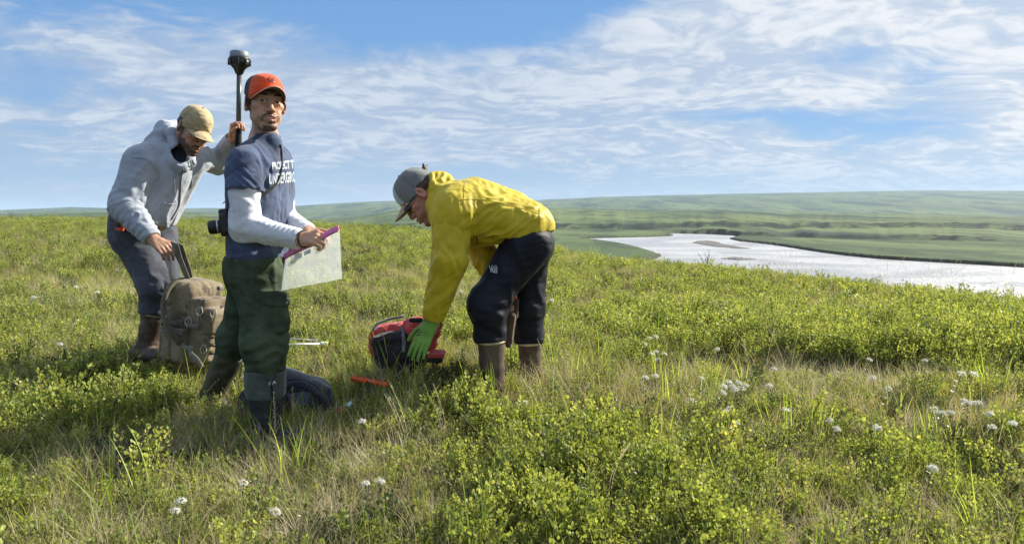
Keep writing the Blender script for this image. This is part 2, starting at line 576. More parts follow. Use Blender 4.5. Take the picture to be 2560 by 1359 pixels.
# air
m, q, out = mat_new('haze_air')
pvn = q.n('ShaderNodeVolumePrincipled')
pvn.inputs['Color'].default_value = (0.58, 0.78, 1.0, 1)
pvn.inputs['Density'].default_value = 0.00006
pvn.inputs['Anisotropy'].default_value = 0.1
q.t.links.new(pvn.outputs[0], out.inputs['Volume'])
hb = bmesh.new()
bmesh.ops.create_cube(hb, size=1.0)
me = bpy.data.meshes.new('haze')
hb.to_mesh(me)
hz = bpy.data.objects.new('haze', me)
COL.objects.link(hz)
_zz = np.empty(len(ground.data.vertices) * 3, np.float32)
ground.data.vertices.foreach_get('co', _zz)
_zz = _zz.reshape(-1, 3)
zlo, zhi = float(_zz[:, 2].min()) - 1.0, float(_zz[:, 2].max()) + 6.0
print('haze box', zlo, zhi, np.abs(_zz[:, :2]).max())
hz.scale = (64000, 64000, zhi - zlo)
hz.location = (0, 0, (zhi + zlo) / 2)
me.materials.append(m)
tag(hz, 'thin pale summer haze filling the air over the valley', 'haze', kind='stuff')

# ------------------------------------------------------------------ vegetation
def ground_hit(u, v, h=0.0, y0=2.0, y1=36.0):
    """depth at which the sight line through (u, v) comes within h of the ground"""
    ys = np.geomspace(y0, y1, 400)
    pts = np.array([P(u, v, y) for y in ys])
    dz = pts[:, 2] - (H(pts[:, 0], pts[:, 1], False) + h)
    k = np.argmax(dz < 0)
    return float(ys[k]) if (dz < 0).any() else y1


def plant_mat(name, stops, trans=0.35, tcol=1.5, rough=0.5, spec=0.25, vary=0.5, tw=(1.15, 1.0, 0.45)):
    m, q, out = mat_new(name)
    tint = q.n('ShaderNodeAttribute', attribute_name='tint').outputs['Fac']
    rnd = q.n('ShaderNodeObjectInfo').outputs['Random']
    k = q.m('ADD', q.m('MULTIPLY', tint, 1 - vary), q.m('MULTIPLY', rnd, vary))
    c = q.ramp(k, stops)
    b = q.n('ShaderNodeBsdfPrincipled')
    q.put(b.inputs['Base Color'], c)
    b.inputs['Roughness'].default_value = rough
    b.inputs['Specular IOR Level'].default_value = spec
    tr = q.n('ShaderNodeBsdfTranslucent')
    q.put(tr.inputs['Color'], q.mix(1.0, c, tuple(t * tcol for t in tw), 'MULTIPLY'))
    mx = q.n('ShaderNodeMixShader')
    mx.inputs[0].default_value = trans
    q.t.links.new(b.outputs[0], mx.inputs[1])
    q.t.links.new(tr.outputs[0], mx.inputs[2])
    q.t.links.new(mx.outputs[0], out.inputs[0])
    return m


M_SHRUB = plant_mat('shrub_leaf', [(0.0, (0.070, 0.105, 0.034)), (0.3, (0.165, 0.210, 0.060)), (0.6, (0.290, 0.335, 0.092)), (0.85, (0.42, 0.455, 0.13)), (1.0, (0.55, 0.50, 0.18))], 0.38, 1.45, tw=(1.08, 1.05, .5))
M_DARK = plant_mat('heath_leaf', [(0.0, (0.022, 0.042, 0.016)), (0.5, (0.055, 0.088, 0.030)), (1.0, (0.13, 0.165, 0.06))], 0.3, 1.4, rough=0.4, spec=0.4)
M_GRASS = plant_mat('green_blade', [(0.0, (0.10, 0.13, 0.045)), (0.45, (0.235, 0.275, 0.095)), (0.75, (0.37, 0.38, 0.15)), (1.0, (0.52, 0.47, 0.25))], 0.42, 1.4)
M_TALL = plant_mat('tall_blade', [(0.0, (0.20, 0.31, 0.060)), (0.5, (0.31, 0.45, 0.085)), (1.0, (0.47, 0.54, 0.14))], 0.5, 1.4)
M_DRY = plant_mat('straw_blade', [(0.0, (0.24, 0.20, 0.13)), (0.35, (0.42, 0.36, 0.235)), (0.7, (0.60, 0.54, 0.38)), (1.0, (0.74, 0.70, 0.55))], 0.28, 1.2, rough=0.6, tw=(1.1, 1.0, 0.7))
M_TWIG = plant_mat('twig', [(0.0, (0.07, 0.045, 0.028)), (1.0, (0.18, 0.13, 0.08))], 0.0)

PROTO = bpy.data.collections.new('plant_patterns')


class PB:
    """collects ribbons and leaves with a tint per vertex and a material per face"""
    def __init__(self):
        self.v, self.f, self.t, self.m = [], [], [], []

    def leaf(self, b, d, s, L, W, tint, mi=0, hexa=True):
        k = len(self.v)
        nrm = d.cross(s)
        if hexa:
            for (a, w, c) in ((0, 0, 0), (.34, .5, .06), (.74, .38, .02), (1, 0, -.10), (.74, -.38, .02), (.34, -.5, .06)):
                self.v.append(b + d * (a * L) + s * (w * W) + nrm * (c * L))
            self.f += [(k, k + 1, k + 5), (k + 1, k + 2, k + 4, k + 5), (k + 2, k + 3, k + 4)]
            self.t += [tint] * 6
            self.m += [mi] * 3
        else:
            for (a, w) in ((0, 0), (.45, .5), (1, 0), (.45, -.5)):
                self.v.append(b + d * (a * L) + s * (w * W))
            self.f += [(k, k + 1, k + 2, k + 3)]
            self.t += [tint] * 4
            self.m += [mi]

    def ribbon(self, pts, w0, w1, tint, mi=0, side=None, tip=True):
        n = len(pts)
        k = len(self.v)
        for i, p in enumerate(pts):
            d = (pts[min(i + 1, n - 1)] - pts[max(i - 1, 0)])
            s = side if side is not None else d.cross(Vector((0.3, 0.9, 0.1)))
            s = s - d * (s.dot(d) / max(d.length_squared, 1e-9))
            s = s.normalized() if s.length > 1e-6 else Vector((1, 0, 0))
            w = w0 + (w1 - w0) * (i / (n - 1)) ** 1.6
            self.v += [p - s * w * .5, p + s * w * .5]
            self.t += [tint] * 2
        for i in range(n - 1):
            self.f.append((k + 2 * i, k + 2 * i + 1, k + 2 * i + 3, k + 2 * i + 2))
            self.m.append(mi)

    def mesh(self, name, mats):
        me = bpy.data.meshes.new(name)
        me.from_pydata([tuple(v) for v in self.v], [], self.f)
        at = me.attributes.new('tint', 'FLOAT', 'POINT')
        at.data.foreach_set('value', np.clip(np.array(self.t, np.float32), 0, 1))
        for m in mats:
            me.materials.append(m)
        me.polygons.foreach_set('material_index', self.m)
        me.update()
        return me

    def proto(self, name, mats):
        o = bpy.data.objects.new(name, self.mesh(name, mats))
        PROTO.objects.link(o)
        return o


rnd = random.Random(5)


def rdir(up=0.3):
    a = rnd.uniform(0, 2 * math.pi)
    z = rnd.uniform(-0.2, 1) * (1 - up) + up
    r_ = math.sqrt(max(0, 1 - min(z, 1) ** 2))
    return Vector((math.cos(a) * r_, math.sin(a) * r_, z)).normalized()


def shrub_proto(name, mats, hgt, rad, nst, lsize, step, hexa=True, tb=0.5, tj=0.25, twigw=0.0016):
    b = PB()
    for s in range(nst):
        a = rnd.uniform(0, 6.283)
        r0 = rad * 0.35 * math.sqrt(rnd.random())
        base = Vector((math.cos(a) * r0, math.sin(a) * r0, -0.02))
        a2 = a + rnd.uniform(-.8, .8)
        lean = rnd.uniform(0.15, 1.0) * rad
        top = Vector((math.cos(a2) * lean, math.sin(a2) * lean, hgt * rnd.uniform(0.55, 1.0)))
        mid = (base + top) * 0.5 + Vector((rnd.uniform(-.01, .01), rnd.uniform(-.01, .01), hgt * 0.10))
        pts = [base * (1 - t) ** 2 + mid * (2 * t * (1 - t)) + top * t * t for t in (0, .25, .5, .75, 1)]
        b.ribbon(pts, twigw * 1.6, twigw * 0.7, rnd.random(), 1)
        L = (top - base).length
        n = int(L / step)
        st_t = tb + rnd.uniform(-.15, .15)
        for i in range(n):
            t = 0.18 + 0.82 * (i + rnd.random()) / n
            p = base * (1 - t) ** 2 + mid * (2 * t * (1 - t)) + top * t * t
            br = rdir(0.1)
            off = rnd.uniform(0, 0.022) * (1.2 - t) * (hgt / 0.14)
            p = p + br * off
            d = (br + Vector((0, 0, 0.7))).normalized()
            sd = d.cross(rdir(0.0))
            if sd.length < .1:
                continue
            sd.normalize()
            l = lsize * rnd.uniform(0.6, 1.15)
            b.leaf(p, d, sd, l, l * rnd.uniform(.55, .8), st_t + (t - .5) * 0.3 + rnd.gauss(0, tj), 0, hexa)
    return b.proto(name, mats)


def tuft_proto(name, mat, n, Lr, w, spread, droop, rad, tb=.5, tj=.25, seg=5):
    b = PB()
    for i in range(n):
        a = rnd.uniform(0, 6.283)
        r0 = rad * math.sqrt(rnd.random())
        p = Vector((math.cos(a) * r0, math.sin(a) * r0, -0.015))
        a += rnd.uniform(-1.1, 1.1)
        L = rnd.uniform(*Lr)
        th = abs(rnd.gauss(0, spread))
        k = rnd.uniform(0.3, 1.0) * droop
        pts = [p.copy()]
        for s in range(seg):
            t = th + k * ((s + .5) / seg) ** 1.5
            p = p + Vector((math.cos(a) * math.sin(t), math.sin(a) * math.sin(t), math.cos(t))) * (L / seg)
            pts.append(p.copy())
        side = Vector((-math.sin(a + rnd.uniform(-.7, .7)), math.cos(a), 0))
        b.ribbon(pts, w * rnd.uniform(.7, 1.2), w * .12, tb + rnd.gauss(0, tj), 0, side)
    return b.proto(name, [mat])


def scatter(name, pts, rot, scl, idx, protos, label, cat):
    col = bpy.data.collections.new(name + '_patterns')
    order = sorted(protos, key=lambda o: o.name)
    for o in order:
        col.objects.link(o)
    me = bpy.data.meshes.new(name)
    me.vertices.add(len(pts))
    me.vertices.foreach_set('co', np.asarray(pts, np.float32).ravel())
    a = me.attributes.new('rot', 'FLOAT_VECTOR', 'POINT')
    a.data.foreach_set('vector', np.asarray(rot, np.float32).ravel())
    a = me.attributes.new('scl', 'FLOAT', 'POINT')
    a.data.foreach_set('value', np.asarray(scl, np.float32))
    a = me.attributes.new('idx', 'INT', 'POINT')
    a.data.foreach_set('value', np.asarray(idx, np.int32))
    o = bpy.data.objects.new(name, me)
    COL.objects.link(o)
    ng = bpy.data.node_groups.new(name, 'GeometryNodeTree')
    ng.interface.new_socket('Geometry', in_out='INPUT', socket_type='NodeSocketGeometry')
    ng.interface.new_socket('Geometry', in_out='OUTPUT', socket_type='NodeSocketGeometry')
    gi = ng.nodes.new('NodeGroupInput')
    go = ng.nodes.new('NodeGroupOutput')
    ci = ng.nodes.new('GeometryNodeCollectionInfo')
    ci.inputs['Collection'].default_value = col
    ci.inputs['Separate Children'].default_value = True
    ci.inputs['Reset Children'].default_value = True
    ip = ng.nodes.new('GeometryNodeInstanceOnPoints')
    ip.inputs['Pick Instance'].default_value = True

    def attr(nm, typ):
        nd = ng.nodes.new('GeometryNodeInputNamedAttribute')
        nd.data_type = typ
        nd.inputs['Name'].default_value = nm
        return nd.outputs['Attribute']
    L = ng.links.new
    L(gi.outputs[0], ip.inputs['Points'])
    L(ci.outputs[0], ip.inputs['Instance'])
    L(attr('idx', 'INT'), ip.inputs['Instance Index'])
    e2r = ng.nodes.new('FunctionNodeEulerToRotation')
    L(attr('rot', 'FLOAT_VECTOR'), e2r.inputs[0])
    L(e2r.outputs[0], ip.inputs['Rotation'])
    L(attr('scl', 'FLOAT'), ip.inputs['Scale'])
    L(ip.outputs[0], go.inputs[0])
    md = o.modifiers.new('scatter', 'NODES')
    md.node_group = ng
    tag(o, label, cat, kind='stuff')
    return o


def area_points(n, y0, y1, power=1.0, wide=0.80):
    """random ground points in the wedge in front of the camera; density per square metre falls as y**(1-power)..."""
    y = (y0 ** (power + 1) + RNG.random(n) * (y1 ** (power + 1) - y0 ** (power + 1))) ** (1 / (power + 1))
    x = (RNG.random(n) * 2 - 1) * (wide * y + 0.4)
    return x, y


def field(x, y, s, seed, o=3):
    return fbm(np.stack([x * s, y * s, np.zeros_like(x)], 1), o, seed)


def px_of(x, y, z):
    dx, dy, dz = x, y, z - CAM_Z
    depth = dy * math.cos(PITCH) - dz * math.sin(PITCH)
    up = dy * math.sin(PITCH) + dz * math.cos(PITCH)
    return 1280 + F_PX * dx / depth, 679.5 - F_PX * up / depth


def pblob(u, v, lst):
    s = np.zeros_like(u)
    for (a, b, sa, sb, k) in lst:
        s += k * np.exp(-(((u - a) / sa) ** 2 + ((v - b) / sb) ** 2))
    return s


# patches of ground cover in plan, given where they show: straw, dark heath, tall leafy shrub
STRAW = [(330, 1180, 330, 90, .55), (930, 1230, 170, 70, .45), (820, 1120, 260, 60, .4), (100, 1290, 160, 80, .4), (60, 690, 60, 20, .3), (1010, 1010, 130, 50, .3),
         (1450, 1000, 200, 60, .3), (1650, 1010, 200, 50, .22), (1900, 980, 300, 60, .25), (1000, 690, 140, 25, .3), (240, 720, 140, 20, .3), (2250, 1060, 200, 50, .2), (420, 880, 90, 25, .4)]
SHRUB = [(1500, 1250, 420, 150, .5), (2100, 850, 520, 45, .38), (1650, 800, 230, 45, .32), (2450, 850, 150, 120, .4), (2300, 1200, 400, 120, .15), (150, 1000, 220, 80, .45), (1180, 1010, 120, 60, .4)]
BARE = [(1760, 905, 160, 20, 1.0), (2050, 915, 200, 22, 1.0), (2500, 1000, 120, 36, .9), (2230, 945, 120, 16, .8), (1980, 1150, 60, 20, .7), (2080, 1290, 110, 40, .9), (1500, 1260, 80, 30, .6), (800, 1240, 50, 20, .5), (360, 725, 50, 9, .8), (70, 690, 60, 9, .7), (930, 690, 80, 10, .8), (640, 735, 50, 8, .6)]
# things standing on the ground: keep plants from growing through them
CLEAR = []


def cover_fields(x, y):
    z = H(x, y, False)
    u, v = px_of(x, y, z + 0.06)
    dry = field(x, y, 1.3, 31.0) * 0.9 + pblob(u, v, STRAW) - pblob(u, v, SHRUB) * 0.5
    shr = field(x, y, 0.8, 51.0) * 0.9 + pblob(u, v, SHRUB) - pblob(u, v, STRAW) * 0.6 - pblob(u, v, BARE)
    return z, dry, shr


def not_clear(x, y):
    k = np.ones(len(x), bool)
    for (cx, cy, cr) in CLEAR:
        k &= np.hypot(x - cx, y - cy) > cr
    u, v = px_of(x, y, H(x, y, False) + .06)
    k &= RNG.random(len(x)) > np.clip(pblob(u, v, BARE), 0, 1) * .93
    return k


def build_vegetation():
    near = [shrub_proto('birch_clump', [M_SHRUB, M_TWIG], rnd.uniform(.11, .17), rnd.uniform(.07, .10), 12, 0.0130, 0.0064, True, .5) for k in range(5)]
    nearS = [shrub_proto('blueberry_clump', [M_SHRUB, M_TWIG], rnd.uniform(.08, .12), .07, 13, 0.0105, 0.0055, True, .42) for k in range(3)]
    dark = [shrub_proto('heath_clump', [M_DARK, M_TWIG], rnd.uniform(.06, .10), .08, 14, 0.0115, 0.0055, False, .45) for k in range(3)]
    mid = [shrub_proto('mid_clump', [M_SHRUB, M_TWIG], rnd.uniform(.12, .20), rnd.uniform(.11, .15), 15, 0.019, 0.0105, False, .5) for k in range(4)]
    fine_ = [tuft_proto('fine_tuft', M_GRASS, 46, (.06, .17), .0023, .50, .9, .05, .5, .28) for k in range(4)]
    dry_ = [tuft_proto('straw_tuft', M_DRY, 60, (.09, .22), .0020, .95, 1.3, .07, .55, .28, 6) for k in range(5)]
    tall_ = [tuft_proto('tall_tuft', M_TALL, rnd.randint(4, 8), (.20, .36), .0060, .22, .75, .05, .5, .22, 7) for k in range(5)]
    seed_ = []
    for k in range(3):
        b = PB()
        for j in range(3):
            a = rnd.uniform(0, 6.28)
            L = rnd.uniform(.3, .5)
            pts = [Vector((math.cos(a) * .02 * j + math.cos(a) * .16 * t ** 2, math.sin(a) * .16 * t ** 2, L * t)) for t in np.linspace(0, 1, 7)]
            b.ribbon(pts, .0022, .0012, rnd.uniform(.5, .9), 0, Vector((1, .2, 0)))
            for q_ in range(10):
                t = .80 + .2 * q_ / 10
                p = Vector((math.cos(a) * .02 * j + math.cos(a) * .16 * t ** 2, math.sin(a) * .16 * t ** 2, L * t))
                d = (rdir(.2) + Vector((0, 0, 1.2))).normalized()
                b.leaf(p, d, d.cross(rdir(0)).normalized(), .014, .004, rnd.uniform(.3, .9), 0, False)
        seed_.append(b.proto('seed_stalk', [M_DRY]))

    def emit(name, x, y, z, scl, idx, protos, label, cat, tilt=.25):
        n = len(x)
        rot = np.stack([RNG.normal(0, tilt, n), RNG.normal(0, tilt, n), RNG.random(n) * 6.283], 1)
        return scatter(name, np.stack([x, y, z], 1), rot, scl, idx, protos, label, cat)

    # ---- leafy dwarf shrubs, near and far
    x1, y1 = area_points(12500, 1.9, 7.5, 0.8)
    z, dry, shr = cover_fields(x1, y1)
    k = (shr + RNG.normal(0, .26, len(x1)) > -0.30) & not_clear(x1, y1)
    x1, y1, z1, s1 = x1[k], y1[k], z[k], shr[k]
    big = s1 + RNG.normal(0, .15, len(s1)) > 0.18
    drk = field(x1, y1, 1.7, 77.0) > 0.12
    i1 = np.where(big, RNG.integers(0, 5, len(x1)), 5 + RNG.integers(0, 3, len(x1)))
    i1 = np.where(drk & ~big, 8 + RNG.integers(0, 3, len(x1)), i1)
    c1 = np.clip(RNG.lognormal(-.08, .26, len(x1)), .5, 1.7) * (1 + .42 * np.clip(s1, 0, .9))
    allp = near + nearS + dark
    nm = {o.name: i for i, o in enumerate(sorted(allp, key=lambda o: o.name))}
    i1 = np.array([nm[allp[i].name] for i in i1])
    emit('dwarf_shrubs', x1, y1, z1, c1, i1, allp, 'low leafy dwarf shrubs carpeting the ground close to the camera', 'shrubs')
    x2, y2 = area_points(40000, 6.8, 40, 0.25)
    z, dry, shr = cover_fields(x2, y2)
    k = (shr + RNG.normal(0, .22, len(x2)) > -0.08) & not_clear(x2, y2)
    x2, y2, z2, s2 = x2[k], y2[k], z[k], shr[k]
    allm = mid + dark
    nm = {o.name: i for i, o in enumerate(sorted(allm, key=lambda o: o.name))}
    drk = field(x2, y2, 0.6, 78.0) + field(x2, y2, 2.0, 12.0) * .7 > 0.10
    i2 = np.where(drk, 4 + RNG.integers(0, 3, len(x2)), RNG.integers(0, 4, len(x2)))
    i2 = np.array([nm[allm[i].name] for i in i2])
    emit('tundra_shrubs', x2, y2, z2, np.clip(RNG.lognormal(-.18, .34, len(x2)), .4, 1.9) * (1 + .40 * np.clip(s2, -.5, .9)) * (1 + .5 * np.clip(field(x2, y2, .5, 21.0), -.5, .6)) * .86, i2, allm, 'low green shrubs covering the open tundra behind the people', 'shrubs')
    # ---- fine green grass
    xa, ya = area_points(9500, 1.9, 9, 0.7)
    xb, yb = area_points(22000, 8, 40, 0.2)
    x, y = np.concatenate([xa, xb]), np.concatenate([ya, yb])
    z, dry, shr = cover_fields(x, y)
    k = (RNG.normal(0, .3, len(x)) - shr * .6 > -0.25) & not_clear(x, y)
    x, y = x[k], y[k]
    # tufts grown up round the packs and boots
    ex, ey = [], []
    for (u0, u1, v0, v1, n) in ((925, 1125, 900, 925, 60), (600, 835, 1055, 1085, 50), (400, 540, 905, 930, 30), (1175, 1275, 965, 995, 16), (1290, 1375, 935, 955, 14), (490, 600, 1000, 1020, 16), (320, 420, 885, 900, 10)):
        for j in range(n):
            uu, vv_ = RNG.uniform(u0, u1), RNG.uniform(v0, v1)
            yy = ground_hit(uu, vv_, 0.0)
            ex.append(P(uu, vv_, yy).x)
            ey.append(yy)
    x, y = np.concatenate([x, ex]), np.concatenate([y, ey])
    z = H(x, y, False)
    emit('green_grass', x, y, z, RNG.uniform(.6, 1.25, len(x)) * np.clip((y / 7) ** .15, 1, 1.2), RNG.integers(0, 4, len(x)), fine_, 'fine green grass growing between the shrubs', 'grass')
    # ---- straw
    xa, ya = area_points(11000, 1.9, 8, 0.7)
    xb, yb = area_points(20000, 7, 36, 0.2)
    x, y = np.concatenate([xa, xb]), np.concatenate([ya, yb])
    z, dry, shr = cover_fields(x, y)
    k = (dry + RNG.normal(0, .20, len(x)) > np.where(y < 8, 0.02, 0.12)) & not_clear(x, y)
    x, y, z = x[k], y[k], z[k]
    emit('dry_grass', x, y, z, RNG.uniform(.6, 1.15, len(x)), RNG.integers(0, 5, len(x)), dry_, 'pale dry straw lying in matted patches on the ground', 'grass', .4)
    # ---- tall bright blades
    x, y = area_points(900, 1.9, 7.5, 0.6)
    f_ = field(x, y, 0.9, 91.0)
    k = (f_ + RNG.normal(0, .2, len(x)) > 0.12) & not_clear(x, y)
    x, y = x[k], y[k]
    ex, ey = [], []
    for (u, v, n, su) in ((700, 1200, 7, 45), (690, 1110, 4, 40), (860, 980, 4, 30), (1000, 960, 6, 50), (1230, 1000, 6, 60), (1700, 1000, 5, 60), (2060, 1090, 4, 50), (1370, 1100, 5, 70),
                          (2380, 1130, 6, 80), (2480, 960, 5, 60), (2420, 830, 4, 50), (1450, 940, 4, 50), (930, 1040, 4, 50), (955, 915, 5, 22), (1025, 918, 6, 30), (1090, 912, 4, 20), (470, 925, 4, 40), (760, 1075, 5, 40), (330, 1290, 3, 60), (180, 1080, 2, 40), (1850, 960, 3, 60), (1060, 1050, 4, 50)):
        for j in range(n):
            uu, vv_ = u + RNG.normal(0, su), v + RNG.normal(0, 14)
            yy = ground_hit(uu, vv_, 0.02)
            ex.append(P(uu, vv_, yy).x)
            ey.append(yy)
    ex, ey = np.array(ex), np.array(ey)
    x, y = np.concatenate([x, ex]), np.concatenate([y, ey])
    emit('tall_grass', x, y, H(x, y, False), RNG.uniform(.65, 1.1, len(x)), RNG.integers(0, 5, len(x)), tall_, 'tall bright green blades of grass standing above the shrubs', 'grass', .12)
    # ---- seed stalks: scattered near, and a fringe on the brow of the hill above the river
    x, y = area_points(160, 2.2, 9, 0.6)
    ex, ey, es = [], [], []
    for (u0, u1, n) in ((1915, 2080, 16), (2160, 2230, 6), (2260, 2420, 9), (1600, 1900, 8), (20, 700, 10), (2440, 2560, 4)):
        for j in range(n):
            u = RNG.uniform(u0, u1)
            yy = np.interp(u, _cu[:, 0], _cu[:, 2]) * RNG.uniform(.78, .98)
            ex.append((u - 1280) / F_PX * yy)
            ey.append(yy)
            es.append(RNG.uniform(.75, 1.25))
    x, y = np.concatenate([x, ex]), np.concatenate([y, ey])
    sc_ = np.concatenate([RNG.uniform(.5, .9, 160), es])
    emit('seed_stalks', x, y, H(x, y, False), sc_, RNG.integers(0, 3, len(x)), seed_, 'thin straw coloured seed stalks rising above the tundra plants', 'grass', .15)

# ------------------------------------------------------------------ implicit surfaces: blended round cones and ellipsoids, meshed with surface nets
def nrmv(v):
    v = np.asarray(v, float)
    return v / max(np.linalg.norm(v), 1e-9)


def frame(fwd, up):
    """columns: right, forward, up"""
    f = nrmv(fwd)
    r = nrmv(np.cross(f, up))
    u = np.cross(r, f)
    return np.stack([r, f, u], 1)


class Sdf:
    def __init__(self):
        self.p = []

    def rc(self, a, b, ra, rb, k=0.03, op='u'):
        self.p.append(('c', np.asarray(a, float), np.asarray(b, float), ra, rb, k, op))
        return self

    def chain(self, pts, rs, k=0.03):
        for i in range(len(pts) - 1):
            self.rc(pts[i], pts[i + 1], rs[i], rs[i + 1], k)
        return self

    def el(self, c, r, F=None, k=0.02, op='u'):
        self.p.append(('e', np.asarray(c, float), np.asarray(r, float), np.eye(3) if F is None else F, None, k, op))
        return self

    def bx(self, c, hs, F=None, rnd_=0.01, k=0.01, op='u'):
        self.p.append(('b', np.asarray(c, float), np.asarray(hs, float) - rnd_, np.eye(3) if F is None else F, rnd_, k, op))
        return self

    def plane(self, c, n, k=0.004):
        """keep what lies on the negative side of the plane"""
        self.p.append(('p', np.asarray(c, float), nrmv(n), None, None, k, 'i'))
        return self

    @staticmethod
    def prim(q, X):
        t = q[0]
        if t == 'c':
            a, b, ra, rb = q[1:5]
            ba = b - a
            l2 = max(ba @ ba, 1e-10)
            pa = X - a
            tt = np.clip((pa @ ba) / l2, 0, 1)
            d = pa - tt[:, None] * ba
            return np.sqrt((d * d).sum(1)) - (ra + (rb - ra) * tt)
        if t == 'e':
            l = (X - q[1]) @ q[3]
            s = l / q[2]
            k0 = np.sqrt((s * s).sum(1))
            s2 = s / q[2]
            k1 = np.sqrt((s2 * s2).sum(1))
            return k0 * (k0 - 1) / np.maximum(k1, 1e-6)
        if t == 'b':
            l = np.abs((X - q[1]) @ q[3]) - q[2]
            o = np.maximum(l, 0)
            return np.sqrt((o * o).sum(1)) + np.minimum(l.max(1), 0) - q[4]
        return (X - q[1]) @ q[2]

    def ev(self, X, sub=None):
        d = np.full(len(X), 1e3)
        for i, q in enumerate(self.p):
            if sub is not None and not sub[i]:
                continue
            e = self.prim(q, X)
            k, op = q[5], q[6]
            if op == 'u':
                if k > 0:
                    h = np.clip(0.5 + 0.5 * (d - e) / k, 0, 1)
                    d = d + (e - d) * h - k * h * (1 - h)
                else:
                    d = np.minimum(d, e)
            else:
                if op == 's':
                    e = -e
                h = np.clip(0.5 - 0.5 * (d - e) / k, 0, 1)
                d = d + (e - d) * h + k * h * (1 - h)
        return d

    def bounds(self, pad):
        lo, hi = np.full(3, 1e9), np.full(3, -1e9)
        for q in self.p:
            if q[6] != 'u':
                continue
            if q[0] == 'c':
                for c, r_ in ((q[1], q[3]), (q[2], q[4])):
                    lo, hi = np.minimum(lo, c - r_), np.maximum(hi, c + r_)
            elif q[0] == 'e':
                e = np.abs(q[3]) @ q[2]
                lo, hi = np.minimum(lo, q[1] - e), np.maximum(hi, q[1] + e)
            elif q[0] == 'b':
                e = np.abs(q[3]) @ (q[2] + q[4])
                lo, hi = np.minimum(lo, q[1] - e), np.maximum(hi, q[1] + e)
        return lo - pad, hi + pad

    def mesh(self, h=0.005):
        B = 14
        lo, hi = self.bounds(0.02)
        nb = np.ceil((hi - lo) / (h * B)).astype(int)
        n = nb * B + 1
        V = np.ones(n, np.float32)
        gi = np.stack(np.meshgrid(*[np.arange(k) for k in nb], indexing='ij'), -1).reshape(-1, 3)
        cen = lo + (gi + 0.5) * h * B
        rad = h * B * 0.87
        dc = self.ev(cen)
        each = np.stack([np.abs(self.prim(q, cen)) if q[6] == 's' else self.prim(q, cen) for q in self.p], 1)
        uni = np.array([q[6] == 'u' for q in self.p])
        kk = np.array([q[5] for q in self.p])
        mu = each[:, uni].min(1)
        act = np.abs(dc) < rad * 1.5 + 0.03
        off = np.stack(np.meshgrid(*[np.arange(B + 1)] * 3, indexing='ij'), -1).reshape(-1, 3) * h
        for j in range(len(gi)):
            i0 = gi[j] * B
            sl_ = tuple(slice(a, a + B + 1) for a in i0)
            if not act[j]:
                if dc[j] < 0:
                    V[sl_] = -1
                continue
            sub = np.where(uni, each[j] < mu[j] + 2 * rad + kk + 0.02, np.array([q[6] == 'i' for q in self.p]) | (each[j] < rad * 1.6 + kk + 0.03))
            V[sl_] = self.ev(cen[j] - h * B / 2 + off, sub).reshape(B + 1, B + 1, B + 1)
        S = V < 0
        cell = np.zeros(n - 1, bool)
        for ax in range(3):
            d = np.diff(S, axis=ax)
            sl0 = [slice(None)] * 3
            for da in (0, 1):
                for db in (0, 1):
                    o = [a for a in range(3) if a != ax]
                    s = [slice(None)] * 3
                    s[o[0]] = slice(da, n[o[0]] - 1 + da)
                    s[o[1]] = slice(db, n[o[1]] - 1 + db)
                    cell |= d[tuple(s)]
        ci = np.argwhere(cell)
        if not len(ci):
            return np.zeros((0, 3)), np.zeros((0, 4), int)
        vid = np.full(n - 1, -1, np.int64)
        vid[cell] = np.arange(len(ci))
        corner = np.array([(a, b, c) for a in (0, 1) for b in (0, 1) for c in (0, 1)])
        vals = np.stack([V[ci[:, 0] + a, ci[:, 1] + b, ci[:, 2] + c] for a, b, c in corner], 1).astype(float)
        acc = np.zeros((len(ci), 3))
        cnt = np.zeros(len(ci))
        for i in range(8):
            for j in range(i + 1, 8):
                if np.abs(corner[i] - corner[j]).sum() != 1:
                    continue
                va, vb = vals[:, i], vals[:, j]
                c = (va < 0) != (vb < 0)
                t = np.where(c, va / np.where(c, va - vb, 1), 0)
                acc += c[:, None] * (corner[i] + t[:, None] * (corner[j] - corner[i]))
                cnt += c
        verts = lo + (ci + acc / cnt[:, None]) * h
        faces = []
        for ax in range(3):
            d = np.diff(S, axis=ax)
            e = np.argwhere(d)
            o = [(ax + 1) % 3, (ax + 2) % 3]
            ok = (e[:, o[0]] > 0) & (e[:, o[1]] > 0) & (e[:, o[0]] < n[o[0]] - 1) & (e[:, o[1]] < n[o[1]] - 1)
            e = e[ok]
            q = []
            for da, db in ((-1, -1), (0, -1), (0, 0), (-1, 0)):
                k = e.copy()
                k[:, o[0]] += da
                k[:, o[1]] += db
                q.append(vid[k[:, 0], k[:, 1], k[:, 2]])
            q = np.stack(q, 1)
            flip = ~S[e[:, 0], e[:, 1], e[:, 2]]
            q[flip] = q[flip][:, ::-1]
            faces.append(q)
        return verts, np.concatenate(faces)


def vnormals(v, f):
    a, b, c, d = (v[f[:, i]] for i in range(4))
    fn = np.cross(c - a, d - b)
    n = np.zeros_like(v)
    for i in range(4):
        np.add.at(n, f[:, i], fn)
    return n / np.maximum(np.linalg.norm(n, axis=1), 1e-12)[:, None]


def folds(v, dirv, across=16.0, along=3.0, seed=0.0, sharp=1.5):
    """ridged folds running along dirv"""
    d = nrmv(dirv)
    al = v @ d
    pr = v - al[:, None] * d
    w = pnoise(v * 4.0 + seed)[:, None] * 0.05
    q = (pr + w) * across + d * (al * along)[:, None] + seed
    nq = pnoise(q)
    return np.clip(0.95 - np.sqrt(nq * nq + 0.006) * 2.6, -0.5, 1)


def near_w(v, c, r_):
    d2 = ((v - np.asarray(c)) ** 2).sum(1)
    return np.exp(-d2 / (r_ * r_))


